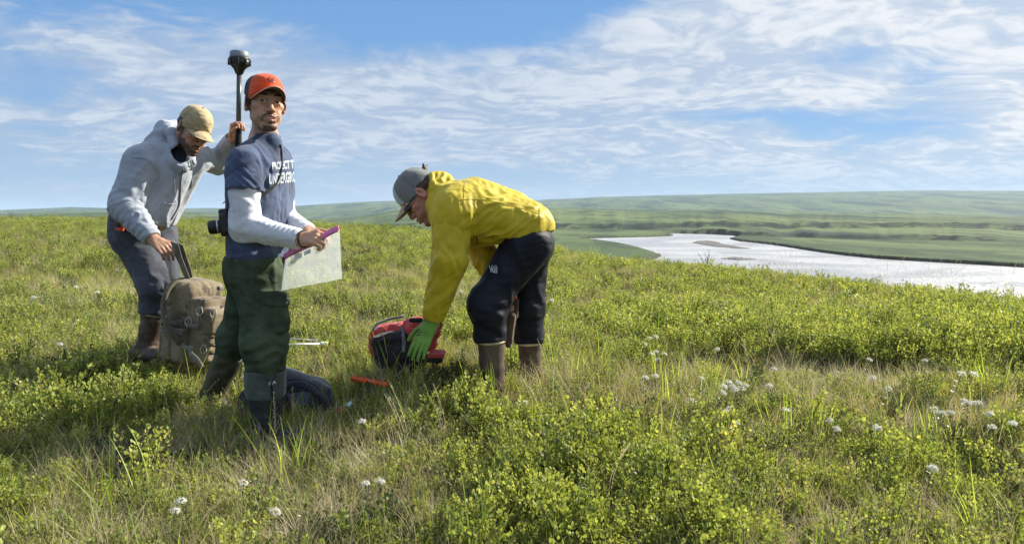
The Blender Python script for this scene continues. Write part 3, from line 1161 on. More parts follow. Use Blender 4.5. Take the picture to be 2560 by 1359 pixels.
def sdf_obj(name, s, h, mat, parent, disp=None, colf=None, smooth_it=0):
    v, f = s.mesh(h)
    if disp is not None:
        n = vnormals(v, f)
        v = v + n * disp(v, n)[:, None]
    o = mesh_obj(name, v, f, mat)
    if colf is not None:
        c = colf(v)
        at = o.data.attributes.new('Col', 'FLOAT_COLOR', 'POINT')
        at.data.foreach_set('color', np.concatenate([c, np.ones((len(c), 1))], 1).astype(np.float32).ravel())
    if parent is not None:
        keep(o, parent)
    return o


def tube(name, pts, rad, mat, parent=None, n=8, close=False, flat=None, cap=True):
    """tube along points; rad scalar or list; flat=(normal, ratio) squeezes it into a strap"""
    pts = [Vector(p) for p in pts]
    rs = rad if hasattr(rad, '__len__') else [rad] * len(pts)
    v, f = [], []
    m_ = len(pts)
    prev = None
    for i, p in enumerate(pts):
        a, b = pts[(i - 1) % m_ if close else max(i - 1, 0)], pts[(i + 1) % m_ if close else min(i + 1, m_ - 1)]
        d = (b - a).normalized()
        if flat is not None:
            nz = Vector(flat[0])
            s = d.cross(nz)
        else:
            ref = prev if prev is not None else (Vector((0, 0, 1)) if abs(d.z) < .9 else Vector((1, 0, 0)))
            s = ref - d * ref.dot(d) if prev is not None else d.cross(ref)
        s = s.normalized() if s.length > 1e-6 else Vector((1, 0, 0))
        prev = s
        t = d.cross(s)
        for k in range(n):
            a_ = 2 * math.pi * k / n
            kt = flat[1] if flat is not None else 1
            if flat is not None:
                ca, sa = math.cos(a_), math.sin(a_)
                ca = math.copysign(abs(ca) ** .45, ca)
                sa = math.copysign(abs(sa) ** .45, sa)
            else:
                ca, sa = math.cos(a_), math.sin(a_)
            v.append(p + s * (ca * rs[i]) + t * (sa * rs[i] * kt))
    for i in range(m_ if close else m_ - 1):
        for k in range(n):
            j = (i + 1) % m_
            f.append((i * n + k, i * n + (k + 1) % n, j * n + (k + 1) % n, j * n + k))
    if cap and not close:
        f.append(tuple(range(n))[::-1])
        f.append(tuple((m_ - 1) * n + k for k in range(n)))
    o = mesh_obj(name, v, f, mat)
    if parent is not None:
        keep(o, parent)
    return o


def smooth_pts(pts, n=6):
    """Catmull-Rom"""
    pts = [Vector(p) for p in pts]
    q = [pts[0] * 2 - pts[1]] + pts + [pts[-1] * 2 - pts[-2]]
    out = []
    for i in range(1, len(q) - 2):
        for k in range(n):
            t = k / n
            a, b, c, d = q[i - 1], q[i], q[i + 1], q[i + 2]
            out.append(0.5 * ((2 * b) + (c - a) * t + (2 * a - 5 * b + 4 * c - d) * t * t + (3 * b - a - 3 * c + d) * t ** 3))
    out.append(pts[-1])
    return out


def bvh_of(objs):
    v, f = [], []
    for o in objs:
        k = len(v)
        mw = o.matrix_world
        v += [tuple(x.co) for x in o.data.vertices]
        f += [tuple(i + k for i in p.vertices) for p in o.data.polygons]
    return BVHTree.FromPolygons(v, f)


EYE = Vector((0, 0, CAM_Z))


def on_surface(bvh, u, v, lift=0.002, y0=None):
    """point of the surface seen at pixel (u, v), lifted towards its outside"""
    d = (P(u, v, 4) - EYE).normalized()
    h = bvh.ray_cast(EYE, d)
    if h[0] is None:
        return None
    n = h[1] if h[1].dot(d) < 0 else -h[1]
    return h[0] + n * lift


def seam(name, bvh, pix, rad, mat, parent, lift=0.001, n=5, per=6):
    pts = []
    for p in smooth_pts([(a, b, 0) for a, b in pix], per):
        s = on_surface(bvh, p.x, p.y, lift)
        if s is not None:
            pts.append(s)
    if len(pts) < 2:
        return None
    return tube(name, pts, rad, mat, parent, n)


def text_mesh(txt, bold=0.02):
    c = bpy.data.curves.new('t', 'FONT')
    c.body = txt
    c.align_x = 'LEFT'
    c.offset = bold
    c.resolution_u = 3
    o = bpy.data.objects.new('t', c)
    COL.objects.link(o)
    dg = bpy.context.evaluated_depsgraph_get()
    me = bpy.data.meshes.new_from_object(o.evaluated_get(dg))
    bpy.data.objects.remove(o)
    bm = bmesh.new()
    bm.from_mesh(me)
    bmesh.ops.triangulate(bm, faces=bm.faces)
    for _ in range(3):
        es = [e for e in bm.edges if e.calc_length() > 0.14]
        if not es:
            break
        bmesh.ops.subdivide_edges(bm, edges=es, cuts=1)
        bmesh.ops.triangulate(bm, faces=bm.faces)
    v = np.array([x.co[:] for x in bm.verts])
    bm.verts.index_update()
    f = [[x.index for x in p.verts] for p in bm.faces]
    bm.free()
    return v, f


def lettering(name, txt, bvh, quad, mat, parent, bold=0.02, lift=0.002):
    """lettering printed on a surface; quad = pixel corners (bottom left, bottom right, top right, top left) of its box"""
    v, f = text_mesh(txt, bold)
    lo, hi = v.min(0), v.max(0)
    s = (v[:, 0] - lo[0]) / (hi[0] - lo[0])
    t = (v[:, 1] - lo[1]) / (hi[1] - lo[1])
    q = np.array(quad, float)
    px_ = ((1 - s) * (1 - t))[:, None] * q[0] + (s * (1 - t))[:, None] * q[1] + (s * t)[:, None] * q[2] + ((1 - s) * t)[:, None] * q[3]
    pts, ok = [], []
    for a, b in px_:
        w = on_surface(bvh, a, b, lift)
        ok.append(w is not None)
        pts.append(tuple(w) if w is not None else (0, 0, 0))
    f = [p for p in f if all(ok[i] for i in p) and max((Vector(pts[p[0]]) - Vector(pts[p[1]])).length, (Vector(pts[p[1]]) - Vector(pts[p[2]])).length) < 0.06]
    o = mesh_obj(name, pts, f, mat, None, False)
    o['kind'] = 'stuff'
    keep(o, parent)
    return o


# ------------------------------------------------------------------ cloth, skin and plain materials
def cloth(name, col, rough=0.85, var=0.12, weave=900.0, bump=0.15, fold=0.25, fs=9.0, spec=0.15, sheen=0.2, speck=0.0):
    m, q, out = mat_new(name)
    tc = q.n('ShaderNodeTexCoord').outputs['Object']
    n1 = q.noise(tc, 7, 4, 0.6)
    n2 = q.noise(tc, 160, 2, 0.6)
    c = tuple(col)
    lo = tuple(x * (1 - var * 1.6) for x in c)
    hi = tuple(min(1, x * (1 + var)) for x in c)
    cc_ = q.mix(q.ss(n1, 0.3, 0.7), lo, hi)
    if speck:
        cc_ = q.mix(q.m('MULTIPLY', q.ss(n2, 0.5, 0.75), speck), cc_, tuple(x * .45 for x in c))
    st_ = q.n('ShaderNodeMapping')
    q.put(st_.inputs[0], tc)
    st_.inputs['Scale'].default_value = (1.0, 1.0, 1.7)
    st_.inputs['Rotation'].default_value = (0.5, 0.4, 0.3)
    fo = q.noise(st_.outputs[0], fs, 1.5, 0.45, 0.5)
    b1 = q.bump(fo, fold * 0.8, 0.05)
    b2 = q.bump(n2, bump, 0.003, b1)
    b = bsdf(q, out, cc_, rough, b2, spec)
    b.inputs['Sheen Weight'].default_value = sheen
    return m


def plain(name, col, rough=0.5, spec=0.4, metal=0.0, var=0.08, ns=30):
    m, q, out = mat_new(name)
    tc = q.n('ShaderNodeTexCoord').outputs['Object']
    n1 = q.noise(tc, ns, 4, 0.6)
    c = q.mix(q.ss(n1, 0.3, 0.7), tuple(x * (1 - var * 2) for x in col), tuple(min(1, x * (1 + var)) for x in col))
    b = bsdf(q, out, c, rough, q.bump(n1, 0.06, 0.004), spec)
    b.inputs['Metallic'].default_value = metal
    return m


def skin_mat(name):
    m, q, out = mat_new(name)
    c = q.n('ShaderNodeAttribute', attribute_name='Col').outputs['Color']
    tc = q.n('ShaderNodeTexCoord').outputs['Object']
    n1 = q.noise(tc, 45, 4, 0.6)
    c = q.mix(1.0, c, q.ramp(n1, [(0.3, (0.88, 0.85, 0.84)), (0.7, (1.08, 1.04, 1.02))]), 'MULTIPLY')
    b = bsdf(q, out, c, 0.48, q.bump(q.noise(tc, 260, 2), 0.12, 0.002), 0.35)
    b.inputs['Subsurface Weight'].default_value = 0.12
    b.inputs['Subsurface Radius'].default_value = (0.012, 0.005, 0.003)
    b.inputs['Subsurface Scale'].default_value = 1.0
    return m


M_SKIN = skin_mat('skin')
M_EYEW = plain('eye_white', (0.75, 0.72, 0.68), 0.25, 0.5, var=0.02)
M_IRIS = plain('iris', (0.03, 0.018, 0.012), 0.15, 0.6, var=0.02)
M_HAIR = cloth('dark_hair', (0.022, 0.015, 0.011), 0.6, 0.3, bump=0.6, spec=0.4)
M_HAIRB = cloth('brown_hair', (0.07, 0.042, 0.024), 0.6, 0.3, bump=0.6, spec=0.4)
M_TEETH = plain('teeth', (0.8, 0.77, 0.7), 0.3, 0.5, var=0.02)


# ------------------------------------------------------------------ human parts
def add_head(s, o, F, sc=1.0, mouth=0.0, neck=None, neck_r=0.058):
    """o: point between the ears; F columns: right, forward, up"""
    def w(x, y, z):
        return o + F @ (np.array([x, y, z]) * sc)
    E = lambda c, r_, k=.02, op='u', FF=F: s.el(w(*c), np.array(r_) * sc, FF, k * sc, op)
    C = lambda a, b, ra, rb, k=.02, op='u': s.rc(w(*a), w(*b), ra * sc, rb * sc, k * sc, op)
    if neck is not None:
        s.rc(w(0, -.038, -.040), neck, .050 * sc, neck_r, 0.02)
        C((0, -.022, -.07), (0, -.036, -.105), .042, .042, .018)
    E((0, -.014, .036), (.074, .094, .088))
    E((0, .022, -.017), (.060, .064, .092), .03)
    for sg in (-1, 1):
        C((sg * .047, .004, -.055), (sg * .016, .070, -.102), .017, .014, .028)      # jaw
        E((sg * .045, .060, -.014), (.020, .018, .015), .02)                       # cheekbone
        E((sg * .030, .070, -.052), (.020, .016, .022), .022)                      # cheek
    C((-.014, .071, -.102), (.014, .071, -.102), .015, .015, .02)
    E((0, .081, -.106), (.017, .013, .013), .016)                                  # chin
    C((-.040, .076, .030), (.040, .076, .030), .011, .011, .018)                   # brow
    C((-.010, .085, .027), (.010, .085, .027), .010, .010, .014)
    for sg in (-1, 1):
        E((sg * .032, .101, .003), (.0165, .016, .0125), .012, 's')                  # eye socket
        E((sg * .032, .0812, .0065), (.0150, .0138, .0115), .004)                    # upper lid
        E((sg * .032, .0805, -.0035), (.0145, .0130, .0085), .004)                   # lower lid
        E((sg * .032, .0960, .0018), (.0130, .0105, .0042), .002, 's')               # opening
    C((0, .090, .016), (0, .105, -.030), .0078, .0100, .012)                        # nose
    E((0, .1045, -.033), (.0125, .010, .009), .008)
    for sg in (-1, 1):
        E((sg * .0135, .0965, -.036), (.0090, .010, .0075), .006)
        E((sg * .007, .101, -.045), (.0035, .005, .004), .003, 's')
    E((0, .084, -.069), (.027, .016, .021), .016)                                   # muzzle
    C((-.021, .092, -.0645 + mouth * .5), (0, .1015, -.0620 + mouth * .5), .0048, .0060, .006)
    C((.021, .092, -.0645 + mouth * .5), (0, .1015, -.0620 + mouth * .5), .0048, .0060, .006)
    C((-.019, .090, -.0735 - mouth), (0, .0995, -.0760 - mouth), .0048, .0068, .006)
    C((.019, .090, -.0735 - mouth), (0, .0995, -.0760 - mouth), .0048, .0068, .006)
    E((0, .103, -.0690 - mouth * .25), (.018, .014, .0022 + mouth * .55), .003, 's')
    E((0, .097, -.0905), (.020, .010, .004), .008, 's')
    for sg in (-1, 1):                                                              # ears
        Fe = F @ np.array(Matrix.Rotation(sg * -0.35, 3, 'Z') @ Matrix.Rotation(-0.2, 3, 'X'))
        E((sg * .082, -.012, .000), (.0080, .020, .034), .008, 'u', Fe)
        E((sg * .087, -.008, .006), (.006, .011, .020), .006, 's', Fe)
        E((sg * .078, -.002, -.024), (.007, .009, .010), .006)


def head_color(o, F, sc, skin, lips, beard=None, beard_fn=None, brow=(0.02, 0.013, 0.01), hair=(0.02, 0.014, 0.01), stubble=0.0):
    skin, lips = np.array(skin), np.array(lips)

    def fn(v):
        l = ((v - o) @ F) / sc
        x, y, z = l[:, 0], l[:, 1], l[:, 2]
        head = (np.abs(x) < .12) & (np.abs(y) < .15) & (z > -.14) & (z < .2)
        c = np.tile(skin, (len(v), 1))
        red = np.clip(np.exp(-((y - .112) ** 2 + (z + .034) ** 2 + x ** 2) / .0004) * .5 + .5 * sstep(np.abs(x), .078, .09) + .25 * np.exp(-((np.abs(x) - .042) ** 2 + (z + .02) ** 2) / .0006), 0, 1) * head
        c = c * (1 - red[:, None]) + red[:, None] * np.clip(skin * np.array([1.18, .82, .78]), 0, 1)

        def over(w, col):
            nonlocal c
            w = (np.clip(w, 0, 1) * head)[:, None]
            c = c * (1 - w) + np.array(col) * w
        front = sstep(y, .05, .075)
        nz = pnoise(v * 160) * .006
        if beard_fn is not None:
            over(beard_fn(np.abs(x), y, z, nz), beard)
        over(sstep(.0245 - np.abs(x) - 40 * (z + .069) ** 2, 0, .004) * sstep(.0135 - np.abs(z + .069), 0, .003) * sstep(y, .086, .092), lips)
        bz = .0275 + .010 * np.clip(1 - np.abs(np.abs(x) - .034) / .03, 0, 1) * .6
        over(sstep(.0055 - np.abs(z - bz) + nz * .5, 0, .003) * sstep(np.abs(x), .011, .016) * sstep(.054 - np.abs(x), 0, .006) * front, brow)
        ew = sstep(.0150 - np.abs(np.abs(x) - .032), 0, .003) * sstep(.0028 - np.abs(z - .0062 + 14 * (np.abs(x) - .032) ** 2), 0, .0018) * sstep(y, .07, .08)
        over(ew * .8, np.array(brow) * 1.1)
        scalp = sstep(z, .045, .055) + sstep(-.01 + nz * 2 - y, 0, .012) * sstep(z + nz * 2, -.035, -.02) * (np.abs(x) < .0755)
        over(scalp, hair)
        return c
    return fn


def add_hand(s, wrist, X, Z, right=True, sc=1.0, curl=(0.5, 0.8, 0.6), spread=0.06, thumb=(0.7, -0.5, 0.5), forearm=None, fr=0.028, kf=0.003):
    """X: wrist to knuckles, Z: back of the hand; curls towards -Z"""
    X = nrmv(X)
    Z = nrmv(np.asarray(Z) - X * (np.asarray(Z) @ X))
    Y = np.cross(Z, X) if right else np.cross(X, Z)          # thumb side
    w = lambda a, b, c: wrist + (X * a + Y * b + Z * c) * sc
    if forearm is not None:
        s.rc(forearm, w(0, 0, 0), .04, fr * sc, 0.02)
    s.rc(w(-.01, .012, 0), w(.035, .014, 0), .023 * sc, .020 * sc, .012)
    s.rc(w(-.01, -.012, 0), w(.035, -.014, 0), .023 * sc, .019 * sc, .012)
    for b0, b1 in ((.018, .031), (.007, .0105), (-.007, -.0105), (-.018, -.030)):
        s.rc(w(.02, b0, 0), w(.088 - abs(b1) * .18, b1, .002), .0150 * sc, .0118 * sc, .010)
    for i, (b1, L) in enumerate(((.031, .92), (.0105, 1.02), (-.0105, .96), (-.030, .78))):
        p = w(.088 - abs(b1) * .18, b1, .002)
        a = 0.0
        r0 = .0100 * sc
        sp = (b1 / .031) * spread
        for j, (seg, cu) in enumerate(zip((.044, .027, .021), curl)):
            a += cu * (1 + .06 * (i - 1.5))
            d = X * math.cos(a) - Z * math.sin(a) + Y * (sp * math.cos(a))
            q_ = p + nrmv(d) * seg * L * sc
            s.rc(p, q_, r0, r0 * .90, kf if j else 0.006)
            p, r0 = q_, r0 * .90
    # thumb leaves the side of the palm near its base
    p = w(.022, .030, -.006)
    ta, tb, tcv = thumb
    d = nrmv(X * ta + Y * .75 + Z * tb)
    q_ = p + d * .042 * sc
    s.rc(w(.012, .016, -.003), p, .0175 * sc, .0145 * sc, .008)
    s.rc(p, q_, .0140 * sc, .0112 * sc, .006)
    d2 = nrmv(d + X * tcv - Y * tcv * .6 + Z * tb * .3)
    p2 = q_ + d2 * .030 * sc
    s.rc(q_, p2, .0112 * sc, .0105 * sc, kf)
    d3 = nrmv(d2 + X * tcv * .4 - Y * tcv * .6)
    s.rc(p2, p2 + d3 * .024 * sc, .0105 * sc, .0085 * sc, kf)


def add_eyes(o, F, sc, gaze, parent, iris_mat):
    """eyeballs as parts, gaze: local offset of the iris (right, up)"""
    for sg in (-1, 1):
        c = o + F @ (np.array([sg * .032, .0800, .0020]) * sc)
        rr_, seg = .0129 * sc, 14
        v, f = [], []
        fw = nrmv(F @ np.array([gaze[0], 1.0, gaze[1]]))
        ss_ = nrmv(np.cross(fw, F[:, 2]))
        uu = np.cross(ss_, fw)
        for i in range(8):
            th = math.pi * .5 * i / 7
            for k in range(seg):
                a = 2 * math.pi * k / seg
                v.append(c + rr_ * 1.04 * (fw * math.cos(th) + (ss_ * math.cos(a) + uu * math.sin(a)) * math.sin(th)))
        mi = []
        for i in range(7):
            for k in range(seg):
                f.append((i * seg + k, i * seg + (k + 1) % seg, (i + 1) * seg + (k + 1) % seg, (i + 1) * seg + k))
                mi.append(1 if i < 3 else 0)
        e = mesh_obj('eye', [tuple(x) for x in v], f, M_EYEW)
        e.data.materials.append(iris_mat)
        e.data.polygons.foreach_set('material_index', mi)
        keep(e, parent)


def add_cap(o, F, sc, parent, mats, brim_len=.072, z0=.040, top=.136, rx=.083, ry=.104, cy=-.010, front_mat_w=None, tilt=0.14, brim_curve=.35, brim_drop=.16, name='cap', squash=1.0, edge_mat=None):
    """baseball cap: six panels with sunk seams, button, curved brim with an underside"""
    def w(x, y, z):
        return o + F @ (np.array([x, y, z]) * sc)
    nu, nv = 96, 26
    v, f, mi = [], [], []
    for j in range(nv + 1):
        t = j / nv
        ph = t * math.pi / 2
        for i in range(nu):
            a = 2 * math.pi * i / nu
            seam_ = 1 - .016 * math.exp(-((math.sin(3 * a)) / .10) ** 2) * (1 - t)
            r_ = (math.cos(ph) ** .74) * seam_
            wr = 1 + .020 * math.sin(a * 5 + t * 6) * t * (1 - t) * 4 * .6
            x, y = rx * r_ * math.cos(a) * wr, ry * r_ * math.sin(a) * wr
            z = z0 + (top - z0) * (math.sin(ph) ** (.92 * squash)) - tilt * (-y - .02) * (1 - t) * (1 if y < 0 else .2)
            if y > 0:
                z -= brim_curve * x * x / .083 * (1 - t) ** 2 * .9
            v.append(w(x, y + cy, z))
    for j in range(nv):
        for i in range(nu):
            f.append((j * nu + i, j * nu + (i + 1) % nu, (j + 1) * nu + (i + 1) % nu, (j + 1) * nu + i))
            a = math.degrees(2 * math.pi * (i + .5) / nu)
            mi.append(1 if (front_mat_w and abs(a - 90) < front_mat_w) else 0)
    crown = mesh_obj(name, [tuple(x) for x in v], f, mats[0])
    if len(mats) > 2:
        crown.data.materials.append(mats[2])
        crown.data.polygons.foreach_set('material_index', [m_ if front_mat_w else 0 for m_ in mi])
    md = crown.modifiers.new('thick', 'SOLIDIFY')
    md.thickness = .0025
    keep(crown, parent)
    # brim
    v, f = [], []
    na, nr = 30, 10
    for lay in (0, 1):
        for j in range(nr + 1):
            for i in range(na + 1):
                a = math.radians(22 + 136 * i / na)
                t = j / nr
                ex = brim_len * (math.sin(math.radians(180 * i / na)) ** .55)
                x0, y0 = rx * .985 * math.cos(a), ry * .985 * math.sin(a)
                x = x0 * (1 - .06 * t)
                y = y0 + ex * t
                z = z0 + .004 - brim_curve * x * x / .083 - brim_drop * ex * t - .004 * t - lay * .0035
                v.append(w(x, y + cy, z))
    n1 = (nr + 1) * (na + 1)
    fm = []
    for lay in (0, 1):
        for j in range(nr):
            for i in range(na):
                a_ = lay * n1 + j * (na + 1) + i
                q_ = (a_, a_ + 1, a_ + na + 2, a_ + na + 1)
                f.append(q_ if lay else q_[::-1])
                fm.append(lay)
    for i in range(na):
        a_ = nr * (na + 1) + i
        f.append((a_, a_ + 1, a_ + 1 + n1, a_ + n1))
        fm.append(0)
    brim = mesh_obj('brim', [tuple(x) for x in v], f, mats[1])
    brim.data.materials.append(mats[3] if len(mats) > 3 else mats[1])
    brim.data.polygons.foreach_set('material_index', fm)
    brim.parent = crown
    if edge_mat is not None:
        ed = tube('brim_edge', [v[nr * (na + 1) + i] for i in range(na + 1)], .0026, edge_mat, None, 6)
        ed.parent = crown
    brim.matrix_parent_inverse = Matrix.Translation(parent.location).inverted() if False else Matrix()
    bt = Sdf().el(w(0, cy, top + .001), np.array([.008, .008, .005]) * sc, F)
    b = sdf_obj('button', bt, .002, mats[0], None)
    b.parent = crown
    return crown

# ------------------------------------------------------------------ man in the navy T-shirt (stands nearest)
def add_boot_foot(s, heel, toe, r0=.042, r1=.040, ankle=None):
    s.rc(heel, toe, r0, r1, .02)
    if ankle is not None:
        s.rc(ankle, heel, .05, r0, .03)
        s.rc(ankle, (np.asarray(heel) + np.asarray(toe)) / 2, .05, .036, .03)


M_RUBBER = plain('boot_rubber', (0.115, 0.082, 0.062), 0.55, 0.35, var=0.22, ns=14)
M_RUBBERG = plain('boot_rubber_green', (0.085, 0.082, 0.058), 0.6, 0.3, var=0.25, ns=14)
M_BLACK = plain('black_plastic', (0.012, 0.012, 0.013), 0.4, 0.45)
M_BLACKF = cloth('black_webbing', (0.014, 0.014, 0.015), 0.8, 0.15)
M_CREAM = plain('cream_rubber', (0.62, 0.50, 0.30), 0.6, 0.3)
M_PINK = plain('pink_zip', (0.88, 0.20, 0.46), 0.35, 0.5, var=0.04)
M_SILVER = plain('silver_print', (0.62, 0.66, 0.70), 0.4, 0.4)
M_STEEL = plain('steel', (0.55, 0.55, 0.56), 0.35, 0.5, metal=0.8)


def person_tshirt():
    root = empty('person', P(660, 1090, 3.68))
    SK, LIP = (0.52, 0.31, 0.20), (0.42, 0.19, 0.15)
    sc = 1.08
    o_eye = PA(675, 253, 3.66)
    F = frame((0.30 + .25, -.92, .03), (0.035, 0, 1))
    o = o_eye - F @ (np.array([0, .083, .005]) * sc)
    # joints
    Ls, Le, Lw = PA(692, 400, 3.93), PA(706, 545, 3.95), PA(772, 580, 3.66)
    Rs, Re, Rw = PA(610, 412, 3.60), PA(613, 568, 3.56), PA(752, 598, 3.47)
    neck = PA(662, 354, 3.80)
    # ---- body
    b = Sdf()
    add_head(b, o, F, sc, mouth=.0055, neck=neck, neck_r=.056)
    b.rc(neck, PA(650, 640, 3.78), .045, .10, .04)
    b.rc(PA(628, 420, 3.68), PA(640, 640, 3.72), .085, .09, .04)
    b.rc(PA(680, 420, 3.88), PA(660, 640, 3.86), .085, .09, .04)
    b.rc(neck, Rs, .06, .06, .04).rc(neck, Ls, .06, .06, .04)
    b.chain([Rs, Re, Rw], [.055, .045, .032], .02)
    b.chain([Ls, Le, Lw], [.055, .045, .030], .02)
    b.chain([PA(648, 680, 3.70), PA(664, 860, 3.64), PA(667, 1050, 3.65)], [.085, .06, .045], .03)
    b.chain([PA(632, 680, 3.88), PA(588, 845, 3.97), PA(528, 985, 4.08)], [.085, .06, .045], .03)
    Xr = nrmv(PA(803, 594, 3.42) - Rw)
    add_hand(b, Rw, Xr, (0.05, -0.80, 0.60), True, 1.0, (0.75, 1.15, 0.8), .03, (0.8, -0.35, 0.6), kf=.002)
    Xl = nrmv(PA(808, 580, 3.52) - Lw)
    add_hand(b, Lw, Xl, (0.0, -0.25, 0.95), False, 1.0, (0.6, 1.1, 0.8), .03, (0.8, -0.5, 0.6), kf=.002)

    def beard(ax, y, z, nz):
        mous = sstep(.0065 - np.abs(z + .0520 + .010 * np.clip(ax / .03, 0, 1.3) ** 2) + nz, 0, .003) * sstep(.034 - ax, 0, .005) * sstep(y, .078, .086)
        side = sstep(.0055 - np.abs(ax - .0315) + nz, 0, .004) * (z < -.056) * (z > -.086) * sstep(y, .06, .07)
        chin = sstep(-.095 - z + nz * 1.5, 0, .008) * sstep(.036 - ax, 0, .010) * sstep(y, .05, .06)
        soul = sstep(.008 - ax, 0, .003) * (z < -.084) * (y > .08) * .7
        jaw = .28 * sstep(-.055 - z + nz * 2 - (.02 * (y < .03)), 0, .02) * (y > -.02) * (z > -.13)
        sb = .55 * sstep(.012 - np.abs(y - .012), 0, .006) * (z > -.05) * (z < .03) * (ax > .06)
        return np.maximum.reduce([mous * .95, side * .75, chin * .85, soul, jaw, sb])
    colf = head_color(o, F, sc, SK, LIP, (0.022, 0.014, 0.010), beard)
    body = sdf_obj('body', b, .0040, M_SKIN, root, None, colf)
    add_eyes(o, F, sc, (.40, .02), root, M_IRIS)
    tt = Sdf().bx(o + F @ (np.array([0, .0915, -.0670]) * sc), np.array([.0150, .0040, .0042]) * sc, F, .002)
    sdf_obj('teeth', tt, .0018, M_TEETH, root)
    # ---- hair under the cap
    h_ = Sdf()
    for sg in (-1, 1):
        h_.el(o + F @ (np.array([sg * .066, -.005, .040]) * sc), np.array([.014, .045, .030]) * sc, F)
        h_.el(o + F @ (np.array([sg * .071, .018, .020]) * sc), np.array([.008, .012, .030]) * sc, F, .01)
    h_.el(o + F @ (np.array([0, -.060, .010]) * sc), np.array([.068, .055, .055]) * sc, F)
    sdf_obj('hair', h_, .004, M_HAIR, root, lambda v, n: .004 * pnoise(v * 90))
    # ---- cap
    M_OR = cloth('orange_cap_cloth', (0.74, 0.085, 0.022), 0.7, 0.10, fold=0.35, fs=14)
    M_ORD = cloth('cap_dark_mesh', (0.03, 0.033, 0.04), 0.8)
    M_PALE = cloth('cap_edge', (0.75, 0.45, 0.38), 0.7)
    cap = add_cap(o, F, sc, root, (M_ORD, M_OR, M_OR, M_ORD), brim_len=.082, z0=.052, top=.136, brim_curve=.58, brim_drop=.0, front_mat_w=68, rx=.086, edge_mat=M_PALE)
    cb = bvh_of([cap])
    # ---- T-shirt
    t = Sdf()
    t.rc(PA(624, 425, 3.66), PA(630, 632, 3.68), .112, .118, .05)
    t.rc(PA(680, 425, 3.88), PA(671, 632, 3.88), .108, .112, .05)
    t.rc(PA(655, 430, 3.77), PA(653, 632, 3.78), .125, .128, .05)
    t.rc(PA(660, 355, 3.78), Rs, .062, .070, .04)
    t.rc(PA(668, 357, 3.82), Ls, .060, .066, .04)
    t.chain([PA(610, 408, 3.60), PA(608, 440, 3.58)], [.074, .076], .035)
    t.rc(Ls, Ls * .45 + Le * .55, .070, .075, .03)
    t.chain([PA(662, 356, 3.79), PA(676, 360, 3.745)], [.066, .060], .03)
    # neckline, hem and sleeve end
    t.plane(PA(640, 648, 3.7), (0.10, 0, -1.0), .006)

    def dt(v, n):
        a = .006 * folds(v, (0.35, 0.1, -1), 11, 2.0, 3.0)
        a = a + .014 * folds(v, (0.8, -.2, -.9), 23, 1.8, 8.0) * (near_w(v, PA(655, 430, 3.6), .13) + .5 * near_w(v, PA(690, 560, 3.7), .16))
        a = a + .012 * folds(v, (0.6, 0, .5), 20, 4, 5.0) * near_w(v, PA(610, 430, 3.5), .09)
        a = a + .013 * folds(v, (1, 0, .15), 22, 2, 11.0) * near_w(v, PA(640, 625, 3.6), .12)
        return a * 1.15 - .006
    M_TEE = cloth('navy_tshirt', (0.062, 0.085, 0.150), 0.9, 0.26, bump=0.3, fold=0.45, fs=8, speck=0.25)
    tee = sdf_obj('tshirt', t, .0058, M_TEE, root, dt)
    ts = Sdf().chain([PA(613, 405, 3.60), PA(610, 490, 3.55)], [.076, .083], .02)
    ts.plane(PA(607, 475, 3.55), nrmv((.02, -.12, -1)), .004)
    tsl = sdf_obj('short_sleeve', ts, .0056, M_TEE, None, lambda v, n: .006 * folds(v, (.25, 0, -1), 15, 2, 31.0) + .014 * folds(v, (.7, 0, -.7), 24, 2, 36.0) * near_w(v, PA(630, 430, 3.5), .10) - .003)
    tsl.parent = tee
    nax = nrmv(o - F[:, 2] * .10 - neck)
    ce = neck + nax * .032 + np.array([.008, -.006, 0])
    e1 = nrmv(np.cross((0, 1, 0), nax + np.array([.28, -.10, 0])))
    e2 = np.cross(nrmv(nax + np.array([.28, -.10, 0])), e1)
    rg = [ce + (e1 * math.cos(a) + e2 * math.sin(a)) * .061 for a in np.linspace(0, 2 * math.pi, 28, endpoint=False)]
    cl = tube('collar', rg, .010, M_TEE, None, 8, close=True)
    cl.parent = tee
    # ---- sleeves of the white undershirt
    M_WHITE = cloth('white_jersey', (0.60, 0.62, 0.67), 0.85, 0.04, fold=0.4, fs=11)
    for nm, pts, rs in (('sleeve', [PA(611, 466, 3.56), Re, Rw - Xr * .004], [.068, .060, .047]), ('sleeve', [Ls * .4 + Le * .6, Le, Lw - Xl * .004], [.062, .058, .042])):
        s = Sdf().chain(pts, rs, .03)
        e = pts[1]
        ax = nrmv(pts[2] - pts[1])
        s.plane(pts[2] - ax * .0, ax, .004)
        ua = nrmv(pts[1] - pts[0])

        def ds(v, n, e=e, ax=ax, ua=ua, pts=pts):
            s1 = np.cross(ax, ua)
            a = .013 * folds(v, ua + s1 * .6 + ax * .3, 20, 4, 2.0) * near_w(v, e, .13)
            lw = near_w(v, pts[2] - ax * .07, .10)
            al = (v - pts[2]) @ ax
            a = a + .0045 * np.sin(al * 260 + 2.5 * pnoise(v * 14)) * lw
            a = a + .010 * folds(v, ax + ua * .4, 16, 3.5, 6.0) * (1 - lw)
            return a - .003
        sdf_obj(nm, s, .0056, M_WHITE, root, ds)
    # sleeve hem of the T-shirt: a ring slightly proud of the sleeve
    # ---- trousers
    p = Sdf()
    p.rc(PA(630, 660, 3.69), PA(635, 685, 3.70), .122, .122, .05)
    p.rc(PA(656, 660, 3.88), PA(650, 685, 3.88), .115, .112, .05)
    p.rc(PA(606, 678, 3.72), PA(614, 720, 3.74), .082, .075, .06)
    p.chain([PA(648, 690, 3.70), PA(661, 850, 3.645), PA(665, 945, 3.645)], [.112, .099, .082], .05)
